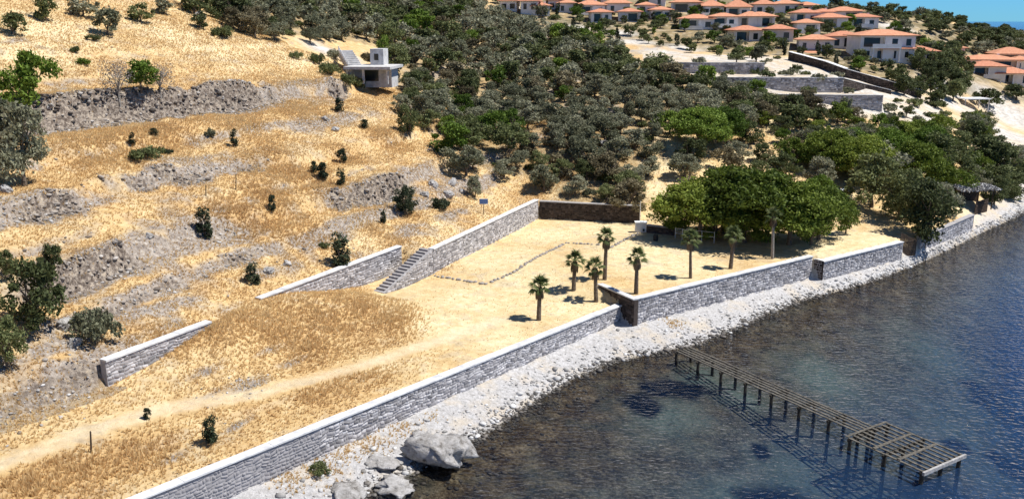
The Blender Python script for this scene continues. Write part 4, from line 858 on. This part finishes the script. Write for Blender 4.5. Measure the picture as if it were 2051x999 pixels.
# shrubs and trees among the villas
def far_ok(u, v, x, y): return all((x - hx) ** 2 + ((y - hy) * (1.0 if y > hy - 6 else .8)) ** 2 > (hr + .6) ** 2 for hx, hy, hr in HOUSE_XY) and not (1320 < u < 1530 and 96 < v < 122 and random.random() < .6)
def near_villa(x, y):
    i = min(range(len(HOUSE_XY)), key=lambda k: math.hypot(HOUSE_XY[k][0] - x, HOUSE_XY[k][1] - y)); return 'beside the ' + VL[i][5].split(',')[0]
def short(s_): return ' '.join(s_.split()[:16])
for i, (x, y, z, u, v) in enumerate(poisson(VILL, 9000, 3.1, 172, 345, (-20, 190), .006, dz=1.2, seed=12, keep=far_ok)[:330]):
    k = random.random(); h = random.uniform(1.6, 3.7); nv = near_villa(x, y)
    if k < .45: tree('garden_tree', 'oak', random.choice(['oak', 'oak', 'olive', 'green']), x, y, h, h / 3.8, short('garden tree ' + nv), group='garden trees between the villas', lod=2, z=z)
    elif k < .75: tree('garden_shrub', 'bush', random.choice(['oak', 'olive']), x, y, h * .6, h * .5, short('low shrub ' + nv), 'shrub', 'garden shrubs between the villas', lod=2, z=z, parts=('stem', 'foliage'))
    elif k < .85: tree('garden_cypress', 'cypress', 'cypress', x, y, h * 1.05, h * .55, short('narrow dark cypress ' + nv), 'tree', 'garden cypresses between the villas', lod=2, z=z)
for (x, y, z, u, v) in poisson(DENSE, 2500, 3.2, 170, 300, (60, 170), 0, dz=2.5, seed=14, keep=far_ok)[:60]:
    h = random.uniform(3.2, 5.4); tree('garden_tree', random.choice(['round', 'oak']), 'oak', x, y, h, h / 4.6, 'dark tree of the dense clump right of the biggest villa, ' + ('near the road' if v > 150 else 'near the orange-roofed villa' if u < 1850 else 'towards the right edge villas'), group='dense dark trees right of the biggest villa', lod=2, z=z)
RIDGE = [(1600, 22), (1680, 12), (1760, 18), (1850, 28), (1940, 48), (2051, 70), (2051, 125), (1960, 100), (1880, 62), (1780, 42), (1650, 30)]
for (x, y, z, u, v) in poisson(RIDGE, 6000, 4.2, 240, 352, (90, 215), 0, dz=1.5, seed=15, keep=far_ok)[:190]:
    h = random.uniform(2.2, 4.2); tree('ridge_tree', 'oak', random.choice(['oak', 'oak', 'olive']), x, y, h, h / 3.2, 'dark ridge tree ' + ('above the skyline villas' if u < 1740 else 'above the pale bare slope' if u < 1880 else 'left of where the horizon starts' if u < 1930 else 'under the sea horizon' if v < 75 else 'just below the ridge top at the right' if v < 92 else 'above the right edge villas'), group='dark trees along the skyline ridge', lod=2, z=z)
p = hit(1678, 24); tree('skyline_tree', 'round', 'cypress', p[0], p[1], 6.0, 1.25, 'tallest dark tree standing against the sky above the villas', lod=2, z=p[2])
MID = [(1290, 115), (1520, 118), (1660, 140), (1780, 190), (1900, 200), (1990, 215), (1960, 260), (1840, 262), (1640, 250), (1560, 240), (1640, 200), (1500, 150), (1300, 125)]
for i_k, (x, y, z, u, v) in enumerate(poisson(MID, 2600, 5.2, 135, 215, (20, 130), 0, dz=1.0, seed=16, keep=far_ok)[:70]):
    h = random.uniform(1.4, 3.2); tree('terrace_shrub', 'bush', ('oak', 'olive')[i_k % 2], x, y, h * .8, h * .6, ('low ' if h < 2.0 else 'tall ' if h > 2.7 else '') + ('olive-grey' if i_k % 2 else 'scrubby') + ' shrub on the pale terraces, ' + ('above the uppermost wall' if u < 1500 and v < 122 else 'below the uppermost wall' if u < 1500 else 'left of the sloping road' if u < 1640 else 'beside the sloping road' if u < 1750 else 'left of the white slope' if u < 1850 else 'right of the white slope'), 'shrub', 'shrubs on the pale terraces', lod=2, z=z, parts=('stem', 'foliage'))
for (u, v, h, w_, lab, lf) in [(1600, 258, 50, 80, 'dark tree at the end of the pale terraces above the grove', 'oak'), (1690, 246, 50, 40, 'upright grey-green tree below the lowest terrace wall', 'olive'), (1815, 236, 26, 40, 'dark bushy tree left of the white slope', 'oak'), (1980, 214, 36, 60, 'dark tree below the right edge villas', 'oak'), (2035, 200, 30, 50, 'dark tree at the right edge below the lowest villa', 'oak')]:
    px_tree('slope_tree', 'oak', lf, u, v, h, w_, lab, lod=2)
# ------------------------------------------------------------------ palms
def frond_mesh(seed):
    r = random.Random(seed); mb = MB()
    mb.tube((0, 0, 0), (.45, 0, .10), .022, .014, 5)
    n = 13
    for i in range(n):                     # fan of pleated fingers
        a = -1.35 + 2.7 * i / (n - 1); L_ = .62 * (1 - .18 * abs(a)) * r.uniform(.9, 1.05); w_ = .045
        c, s = math.cos(a), math.sin(a); m = (.45 + c * L_ * .55, s * L_ * .55, .11); e = (.45 + c * L_, s * L_, -.04 - .1 * r.random())
        mb.poly([(.45, 0, .10), (m[0] - s * w_, m[1] + c * w_, m[2] - .015), e, (m[0] + s * w_, m[1] - c * w_, m[2] - .015), (m[0], m[1], m[2] + .025)], [(0, 4, 1), (0, 3, 4), (1, 4, 2), (4, 3, 2)])
    me = mb.mesh('frond'); me.materials.append(M['palm']); return me
FR = [frond_mesh(i) for i in range(4)]
def palm(u, v, vt, label, thin=1.0, nf=24, trunkm='bark'):
    p = hit(u, v); s = math.hypot(p[1], p[2] - CAMH) / FPX; H = (v - vt) * s * 1.04; r = random.Random(u)
    t = thing('fan_palm', label, 'palm', p, r.uniform(0, 6), 'palms in the yard'); hc = H - .62; t.rotation_euler = (math.radians(r.uniform(-3.5, 3.5)), math.radians(r.uniform(-3.5, 3.5)), r.uniform(0, 6)); nf += r.randint(-5, 4)
    tb = MB(); r0 = .21 * thin; n = 7
    for i in range(n):
        z0, z1 = -.3 + (hc + .3) * i / n, -.3 + (hc + .3) * (i + 1) / n
        tb.tube((0, 0, z0), (0, 0, z1), r0 * (1.12 - .05 * i), r0 * (1.0 - .05 * i), 9)
    tb.build('trunk', M[trunkm], t)
    rg = np.random.default_rng(u); k = 420; a = rg.uniform(0, 6.28, k); zz = rg.uniform(0, 1, k); rad = (.19 + .15 * np.sin(np.pi * np.clip(zz * .75 + .25, 0, 1))) * rg.uniform(.75, 1.1, k)
    C = np.stack([np.cos(a) * rad, np.sin(a) * rad, hc - .85 + .9 * zz], -1); e = C + np.stack([np.cos(a) * .05, np.sin(a) * .05, -.34 * np.ones(k)], -1); tn = np.stack([-np.sin(a), np.cos(a), 0 * a], -1) * .05
    V = np.stack([C + tn, C - tn, e], 1).reshape(-1, 3); link('dead_frond_skirt', raw('dead_frond_skirt', V, np.arange(3 * k).reshape(-1, 3)), t, M['deadfrond'])
    for i in range(nf):
        o = link('frond', FR[r.randrange(4)], t); f = i / (nf - 1); el = math.radians(86 - 118 * f ** 1.15 + r.uniform(-8, 8)); az = i * 2.4 + r.uniform(-.25, .25)
        o.location = (math.cos(az) * .07, math.sin(az) * .07, hc + .12 - .22 * f); o.rotation_euler = (r.uniform(-.5, .5), -el, az); q = r.uniform(.85, 1.15) * 1.05; o.scale = (q, q * .85, q)
for a in [(1079, 641, 563, 'front palm standing nearest the sea wall, left of the dark corner'), (1149, 581, 512, 'leftmost palm of the group of four around the dark corner'), (1194, 604, 525, 'palm standing directly left of the dark return wall'), (1211, 560, 466, 'tallest palm, at the back of the group of four'),
          (1274, 588, 505, 'palm just right of the dark return wall'), (1383, 557, 470, 'slender palm in the middle of the open yard')]: palm(*a, thin=.75 if 'slender' in a[3] else 1.0)
palm(1463, 538, 463, 'short dark palm second from the right end'); palm(1547, 518, 425, 'rightmost palm with pale slender trunk in front of the pines', .8, 15, 'palebark')
# ------------------------------------------------------------------ concrete house on the slope
p = hit(722, 165); s = p[1] / FPX
ch = thing('concrete_house', 'unfinished white concrete house with flat roof slab and long ramp on the golden slope', 'house', p, math.radians(-6))
def X_(u): return (u - 722) * s
def Z_(v): return (165 - v) * s
b = MB(); b.box((X_(742), 3.2, Z_(152) / 1 - .4), (X_(782) - X_(702), 4.4, Z_(141) + 1.6 - .5)); b.build('wall', M['concrete'], ch)
MB().box((X_(746), 1.4, Z_(136)), (X_(790) - X_(698), 9, .42)).build('roof_slab', M['concrete'], ch)
for u in (704, 736, 783): MB().box((X_(u), -2.2, Z_(150)), (.3, .3, Z_(138) - Z_(165) + .4)).build('pillar', M['concrete'], ch)
MB().box((X_(707), .6, Z_(155)), (.35, 3.2, 2.2)).build('side_wall', M['concrete'], ch)
ub = MB().box((X_(747), 4.6, Z_(119)), (X_(760) - X_(733), 3.2, Z_(102) - Z_(136))).build('upper_room', M['concrete'], ch)
MB().box((X_(746), 2.97, Z_(118)), (.7, .06, 1.0)).build('window', M['glass'], ub)
for i in range(9):                        # stepped ramp descending to the roof slab
    f = i / 8; MB().box((X_(664 + 40 * f), 8.5 - 6.0 * f, Z_(108 + 27 * f) - .6), (2.2, 1.9, 1.3), .35).build('ramp_step', M['concrete'], ch)
    MB().box((X_(664 + 40 * f) - 1.15, 8.3 - 6.0 * f, Z_(108 + 27 * f) + .3), (.14, .14, .85)).build('rail_post', M['white'], ch)
MB().box((X_(742), .98, Z_(153)), (2.2, .06, 1.7)).build('door_opening', M['glass'], ch)
# ------------------------------------------------------------------ beach shelter, gates, small things
p = hit(1944, 412); s = p[1] / FPX
bs = thing('beach_shelter', 'open beach shelter with patchy pale thatched roof beside the shore', 'shelter', p, math.radians(12))
for x in (-2.4, 0, 2.4):
    for y in (-1.2, 1.9): MB().tube((x, y, -.4), (x, y, 2.4), .09, .08, 7).build('post', M['darkwood'], bs)
rr = np.random.default_rng(3); k = 1500; C = np.stack([rr.uniform(-3.1, 3.1, k), rr.uniform(-1.9, 2.6, k), np.zeros(k)], -1); C[:, 2] = 2.55 + .35 * (1 - np.abs(C[:, 1] - .35) / 2.25) + rr.normal(0, .06, k)
V, F = leaves(rr, C, .22, .5); link('thatch', raw('thatch', V, F), bs, M['palerock'])
MB().prism([(-3, -1.8, 2.36), (3, -1.8, 2.36), (3, 2.5, 2.36), (-3, 2.5, 2.36)], [(-3, -1.8, 2.42), (3, -1.8, 2.42), (3, 2.5, 2.42), (-3, 2.5, 2.42)]).build('roof_frame', M['darkwood'], bs)
MB().box((0, 1.85, 1.0), (5.4, .08, 2.2)).build('back_screen', M['darkwood'], bs)
def post_gate(label, pts, h, mat='darkwood', r_=.07, board=True):
    P = [hit(*q) for q in pts]; t = thing('slat_fence', label, 'fence', P[0])
    for a, b_ in zip(P[:-1], P[1:]):
        n = max(3, int(math.dist(a[:2], b_[:2]) / .22))
        for i in range(n + 1):
            f = i / n; c_ = [a[j] + (b_[j] - a[j]) * f - P[0][j] for j in range(3)]
            MB().box((c_[0], c_[1], c_[2] + h / 2 - .2), (.14, .06, h + .4 + .1 * math.sin(i * 7)), math.atan2(b_[1] - a[1], b_[0] - a[0])).build('slat', M[mat], t)
        d_ = math.atan2(b_[1] - a[1], b_[0] - a[0]); mid = [(a[j] + b_[j]) / 2 - P[0][j] for j in range(3)]
        MB().box((mid[0] + .05 * math.sin(d_), mid[1] - .05 * math.cos(d_), mid[2] + h * .7), (math.dist(a[:2], b_[:2]), .05, .1), d_).build('rail', M[mat], t)
post_gate('dark upright slat fence running down to the shore under the big leafy tree', [(1802, 500), (1832, 512)], 2.0)
post_gate('dark slat gate beside the beach shelter above the pebbles', [(1952, 430), (1976, 424)], 1.9)
p = hit(1283, 464); wb = thing('white_cabinet', 'white box cabinet standing at the end of the dark wall', 'cabinet', p)
MB().box((0, 0, .62), (1.35, .8, 1.15)).build('body', M['whitemetal'], wb); MB().box((0, 0, 1.23), (1.5, .95, .07)).build('lid', M['whitemetal'], wb); MB().box((.3, -.41, .3), (.25, .05, .3)).build('vent', M['barrel'], wb); MB().box((0, 0, -.15), (1.2, .7, .4)).build('plinth', M['concrete'], wb)
p = hit(1281, 458); pl = thing('slim_pole', 'thin pale metal pole rising behind the white cabinet', 'pole', p); MB().tube((0, 0, -.3), (0, 0, 3.4), .05, .04, 8).build('shaft', M['whitemetal'], pl); MB().tube((-.0, 0, 3.4), (0, 0, 3.46), .08, .08, 8).build('cap', M['concrete'], pl)
P = [hit(*q) for q in [(1294, 466), (1350, 472)]]
stone_wall('low_wall', 'low dark stone wall between the white cabinet and the rail fence', [P[0][:2], P[1][:2]], [P[0][2] + 1.0, P[1][2] + .95], [P[0][2], P[1][2]], .4, mats=('dark_shade_stone', 'dark_shade_stone', 'mortar'), seed=41)
P = [hit(*q) for q in [(1352, 478), (1366, 480), (1380, 482), (1405, 484), (1430, 487)]]
rf_ = thing('rail_fence', 'pale metal rail fence with posts in front of the dark pine shade', 'fence', P[0])
for a in P: MB().tube((a[0] - P[0][0], a[1] - P[0][1], a[2] - P[0][2] - .2), (a[0] - P[0][0], a[1] - P[0][1], a[2] - P[0][2] + 1.3), .035, .035, 7).build('post', M['whitemetal'], rf_)
for a, b_ in zip(P[:-1], P[1:]):
    for zz in (1.25, .7): MB().tube((a[0] - P[0][0], a[1] - P[0][1], a[2] - P[0][2] + zz), (b_[0] - P[0][0], b_[1] - P[0][1], b_[2] - P[0][2] + zz), .022, .022, 6).build('rail', M['whitemetal'], rf_)
p = hit(1313, 482); br = thing('barrel', 'small dark barrel on the pale yard below the low dark wall', 'barrel', p)
bb = MB(); [bb.tube((0, 0, z0), (0, 0, z1), a, c_, 14) for z0, z1, a, c_ in ((-.05, .2, .25, .29), (.2, .5, .29, .29), (.5, .72, .29, .25))]; bb.build('drum', M['barrel'], br)
hb_ = MB(); hb_.tube((0, 0, .19), (0, 0, .22), .305, .305, 14); hb_.tube((0, 0, .49), (0, 0, .52), .305, .305, 14); hb_.build('hoop', M['pile'], br)
p = hit(969, 430); sg = thing('blue_sign', 'small blue sign board on a post above the retaining wall', 'sign', p); MB().tube((0, 0, -.3), (0, 0, 1.9), .05, .045, 7).build('post', M['darkwood'], sg); MB().box((0, -.07, 1.65), (1.0, .04, .6)).build('board', M['bluesign'], sg); MB().box((0, -.045, 1.65), (1.06, .03, .66)).build('board_frame', M['whitemetal'], sg)
for (u, v, h, lab) in [(472, 380, 1.6, 'thin leaning wooden post on the golden slope right of centre'), (412, 392, 1.0, 'short wooden post on the slope left of the thin leaning one'), (182, 905, 1.3, 'thin dark stake beside the track at lower left')]:
    p = hit(u, v); t = thing('wooden_post', lab, 'post', p); MB().tube((0, 0, -.3), (.1 * h, 0, h), .06, .045, 6).build('stake', M['darkwood'], t); MB().tube((.1 * h - .01, 0, h), (.1 * h, 0, h + .06), .05, .02, 6).build('tip', M['darkwood'], t)
p = hit(1690, 402); tb_ = thing('white_canopy', 'small white flat canopy on posts behind the small round tree', 'canopy', p); MB().box((0, 0, 1.5), (1.9, 1.5, .12)).build('top', M['white'], tb_)
for x in (-.8, .8):
    for y in (-.6, .6): MB().box((x, y, .6), (.09, .09, 1.75)).build('leg', M['whitemetal'], tb_)
p = hit(1955, 222); cn = thing('carport', 'pale flat-roofed carport beside the coast road with dark shade under it', 'carport', p, .1); MB().box((0, 1.8, 2.6), (6.2, 4.2, .2)).build('roof', M['whitemetal'], cn)
for x in (-2.8, 2.8):
    for y in (0, 3.6): MB().box((x, y, 1.0), (.16, .16, 3.0)).build('post', M['concrete'], cn)
# ------------------------------------------------------------------ boulders, rubble, shore rocks
def boulder(label, u, v, wx, wy, wz, mat, seed, zoff=0.0, z=None, name='boulder'):
    p = hit(u, v) if z is None else (*atz(u, v, z), z)
    V, F = ICO3; V = V.copy(); r = np.random.default_rng(seed)
    for _ in range(16):                    # broken planes
        n_ = r.normal(size=3); n_ /= np.linalg.norm(n_); d_0 = r.uniform(.5, .82); k_0 = V @ n_; V = V - np.outer(np.maximum(k_0 - d_0, 0), n_) * .95
    n = fbm(V[:, 0] * 3.1 + 9 + V[:, 2] * 2, V[:, 1] * 3.1 + 5 - V[:, 2] * 1.7, seed, 5)[:, None]; rdg = -np.abs(fbm(V[:, 0] * 2.2 + seed + V[:, 2], V[:, 1] * 2.2 - V[:, 2] * 1.3, seed + 5, 4))[:, None]; V = V * (1 + .5 * n + 1.4 * rdg) * 1.42
    V = V * np.array((wx / 2, wy / 2, wz / 2))
    o = link(name, raw('boulder', V, F), None, M[mat], (p[0], p[1], p[2] + zoff)); o.rotation_euler = (0, 0, r.uniform(0, 6)); tag(o, label, 'rock', 'boulders'); return o
gr = NT('big_boulder_rock', .95, .1); k_ = gr.ramp(gr.noise(1.4, 8, .75), [(.34, (.10, .085, .07)), (.44, (.36, .34, .32)), (.56, (.52, .50, .485)), (.70, (.68, .67, .66))]); gr.col(k_); gr.bump(gr.noise(2.4, 8, .8), 1, .25); M['boulder'] = gr.m
bo_ = boulder('biggest pale boulder at the water, overhanging a dark hollow', 884, 925, 4.4, 3.1, 1.8, 'boulder', 51, .75, .1)
co_ = np.array([v_.co[:] for v_ in bo_.data.vertices]); bo_.rotation_euler = (0, 0, 0); lowk = np.clip(-(co_[:, 2] + .1) / 1.2, 0, 1)
co_[:, 0] += lowk * 1.7 * np.clip((.8 - co_[:, 0]) / 1.5, 0, 1); co_[:, 1] += lowk * 1.6 * np.clip((.4 - co_[:, 1]) / 1.2, 0, 1); co_[:, 2] *= np.where(co_[:, 2] > 0, 1.0, 1.4); bo_.data.vertices.foreach_set('co', co_.astype(np.float32).ravel()); bo_.data.update()
boulder('pale rock behind the biggest boulder on the beach', 845, 890, 2.2, 1.8, 1.3, 'boulder', 52, .2)
boulder('pale rock left of the dark hollow at the bottom edge', 795, 975, 2.6, 1.9, .9, 'boulder', 53, .15)
boulder('brownish rock in front of the dark hollow', 815, 985, 1.0, .9, .8, 'boulder', 54, .1)
boulder('flat pale slab on the beach above the hollow', 760, 930, 3.0, 2.0, .6, 'boulder', 55, .1)
boulder('pale rock in the lower beach near the bottom edge', 700, 985, 2.8, 1.9, .6, 'boulder', 56, .05)
for i, (u, v, w_, lab) in enumerate([(870, 372, 1.6, 'large pale boulder at the top left of the boulder pile'), (905, 368, 1.4, 'pale boulder at the top of the boulder pile'), (895, 392, 1.7, 'pale boulder in the middle of the boulder pile'), (850, 392, 1.2, 'pale boulder at the left of the boulder pile'),
                                    (925, 385, 1.0, 'small pale boulder at the right of the boulder pile'), (150, 690, 1.1, 'pale boulder with dark foot below the rounded bush'), (130, 655, 1.3, 'grey boulder left of the rounded bush'), (15, 385, 1.4, 'pale boulder at the left edge under the olive'),
                                    (300, 475, .8, 'lone pale stone on the middle slope'), (100, 215, .9, 'pale stone under the large green tree'), (945, 205, 1.6, 'white rock among the trees of the wooded slope'), (670, 262, 1.2, 'dark-edged boulder on the upper slope'), (650, 240, 1.2, 'boulder at the left of the upper rock patch'),
                                    (400, 35, 2.2, 'grey boulder at the top edge of the slope'), (540, 545, 1.0, 'pale boulder in the rock bank above the retaining wall'), (575, 530, .9, 'pale boulder at the right of the rock bank'), (1210, 292, 2.2, 'pale rock outcrop among the olives above the dark wall')]):
    boulder(lab, u, v, w_, w_ * .8, w_ * .7, 'boulder', 60 + i, w_ * .1)
SM = [rock_proto(200 + i, ICO1, .75) for i in range(8)]
M['bankstone'] = stone_mat('bank_stone', (.05, .04, .034), (.17, .135, .11), (.40, .35, .30), .15)
# rubble on the rocky banks of the slope
rg = np.random.default_rng(17)
cand = np.stack([rg.uniform(-75, 20, 260000), rg.uniform(36, 150, 260000)], -1)
zc, mk_ = ground_z(cand[:, 0], cand[:, 1], True)
ar = np.clip(mk_['riser'] * .9 + blobs(ROCKY, cand[:, 0], cand[:, 1]) * .7 + fbm(cand[:, 0] * .7, cand[:, 1] * .7, 47, 3) * .7, 0, 1)
ok = (rg.random(len(cand)) < ar ** 2 * .34) & (mk_['land'] > .9) & (mk_['yard'] < .5)
ok |= (rg.random(len(cand)) < blobs([(490, 772, 1.8), (430, 785, 1.5), (100, 790, 2.6), (40, 830, 2.4), (480, 850, 1)], cand[:, 0], cand[:, 1]) ** 2 * .4)
Pk = np.column_stack([cand[ok], zc[ok]]); n = len(Pk); S = np.exp(rg.normal(math.log(.07), .42, n)) * (1 + .9 * mk_['riser'][ok]); S = np.minimum(S, .32)
dark = rg.random(n) < .55 + .4 * mk_['riser'][ok]
for nm, mk2, lab, mm in (('grey_rubble', dark, 'grey broken field stones scattered along the terrace edges', 'rock'), ('pale_rubble', ~dark, 'pale broken stones scattered along the terrace edges', 'palerock')):
    tag(link(nm, scatter(nm, SM, Pk[mk2] + np.column_stack([np.zeros((mk2.sum(), 2)), S[mk2] * .25]), np.column_stack([S[mk2] * 1.25, S[mk2], S[mk2] * .9]), None), None, M[mm]), lab, 'rubble', kind='stuff')
cl = (rg.random(len(cand)) < np.clip(mk_['riser'] - .35, 0, 1) ** 1.3 * .42) & (mk_['land'] > .9) & (mk_['yard'] < .5)
Pc = np.column_stack([cand[cl], zc[cl]]); Sc = np.minimum(np.exp(rg.normal(math.log(.2), .35, len(Pc))), .42)
tag(link('terrace_stones', scatter('terrace_stones', SM, Pc + np.column_stack([np.zeros((len(Pc), 2)), Sc * .1]), np.column_stack([Sc * 1.4, Sc, Sc * .75]), None), None, M['bankstone']), 'brown half-buried stones of the collapsed terrace banks', 'rubble', kind='stuff')
# shore
SH = np.array(SHORE[2:24]); seg = np.hypot(*np.diff(SH, axis=0).T); cum = np.append(0, np.cumsum(seg)); nS = 11000
t_ = rg.uniform(0, cum[-1], nS); i_ = np.clip(np.searchsorted(cum, t_) - 1, 0, len(seg) - 1); f_ = ((t_ - cum[i_]) / seg[i_])[:, None]
pt = SH[i_] * (1 - f_) + SH[i_ + 1] * f_; off = rg.normal(0, 1, nS); d_ = (SH[i_ + 1] - SH[i_]) / seg[i_][:, None]; nrm = np.stack([-d_[:, 1], d_[:, 0]], -1)
wide = np.where(rg.random(nS) < .55, .55, 2.3); pt = pt + nrm * (off * wide)[:, None]; zz = ground_z(pt[:, 0], pt[:, 1]); S = np.minimum(np.exp(rg.normal(math.log(.085), .5, nS)), .32)
ok = (zz < .75) & (zz > -.7); pt, zz, S = pt[ok], zz[ok], S[ok]
wetk = zz + S * .35 < .17 + .1 * rg.normal(size=len(zz))
for nm, kk, lab, mm in (('wet_shore_rocks', wetk, 'dark wet rocks along the waterline', 'wetrock'), ('pale_shore_rocks', ~wetk, 'pale dry rocks and pebbles along the beach', 'palerock')):
    tag(link(nm, scatter(nm, SM, np.column_stack([pt[kk], zz[kk] + S[kk] * .2]), np.column_stack([S[kk] * 1.3, S[kk], S[kk] * .8]), None), None, M[mm]), lab, 'rocks', kind='stuff')
# ------------------------------------------------------------------ dry grass
def tufts(P, S, seed, nb=5):
    r = np.random.default_rng(seed); n = len(P); V = []
    for k in range(nb):
        a = r.uniform(0, 6.28, n); ln = r.uniform(.05, .75, n); h = S * r.uniform(.6, 1.15, n); wd_ = .022 + .05 * S
        t = np.stack([-np.sin(a), np.cos(a), 0 * a], -1) * wd_[:, None]; o = np.stack([np.cos(a), np.sin(a), 0 * a], -1)
        b = P + o * (.06 * S)[:, None]; e = b + o * (ln * h)[:, None] + np.stack([0 * a, 0 * a, h], -1)
        V.append(np.stack([b - t, b + t, e], 1))
    V = np.stack(V, 1).reshape(-1, 3); return V, np.arange(len(V)).reshape(-1, 3)
N = 560000; cand = np.stack([rg.uniform(-75, 42, N), rg.uniform(34, 150, N)], -1); zc, mk_ = ground_z(cand[:, 0], cand[:, 1], True)
u, v = proj(cand[:, 0], cand[:, 1], zc); vis = (u > -30) & (u < 2080) & (v > -20) & (v < 1020)
yardlow = mk_['yard'] * np.clip(1 - sstep(2.7, 3.1, zc) + sstep(-7, -3, cand[:, 0]) * (cand[:, 1] > 66), 0, 1); rdd = pdist(ROAD, cand[:, 0], cand[:, 1])
orb = blobs(ORANGE, cand[:, 0], cand[:, 1])
dens = np.clip(.55 + 1.0 * fbm(cand[:, 0] * .25, cand[:, 1] * .25, 61, 3) + .5 * orb, .08, 1) * (1 - .9 * yardlow) * sstep(.7, 1.6, rdd) * (1 - .8 * np.clip(mk_['riser'], 0, 1)) * np.where(cand[:, 0] > 12, .25, 1)
bg_ = blobs([(690, 905, 1.3), (640, 940, 1.3), (740, 890, 1.2), (800, 860, .9), (580, 960, 1.0), (1350, 650, .8), (860, 835, .6)], cand[:, 0], cand[:, 1])
ok = vis & (((mk_['land'] > .95) & (rg.random(N) < dens)) | ((mk_['land'] < .05) & (mk_['sea'] < .5) & (rg.random(N) < bg_)))
Pg = np.column_stack([cand[ok], zc[ok] - .02]); Sg = (.10 + .17 * rg.random(ok.sum())) * (1 + .9 * orb[ok]) * (1 - .45 * yardlow[ok])
V, F = tufts(Pg, Sg, 5)
gm_ = NT('dry_grass_blade', 1, .05); oc = straw_col(gm_); oc = gm_.mix(.3, oc, (.92, .72, .40)); gm_.col(gm_.mix(gm_.math('MULTIPLY', gm_.island(), .5), oc, gm_.mix(.4, oc, (.58, .40, .20))))
trn = gm_.n.new('ShaderNodeBsdfTranslucent'); gm_.L(oc, trn.inputs[0]); mxs = gm_.n.new('ShaderNodeMixShader'); mxs.inputs[0].default_value = .5
gm_.L(gm_.b.outputs[0], mxs.inputs[1]); gm_.L(trn.outputs[0], mxs.inputs[2]); gm_.L(mxs.outputs[0], gm_.out.inputs[0])
tag(link('dry_grass', raw('dry_grass', V, F), None, gm_.m), 'golden dry grass covering the slope, the mound and the yard edges', 'grass', kind='stuff')
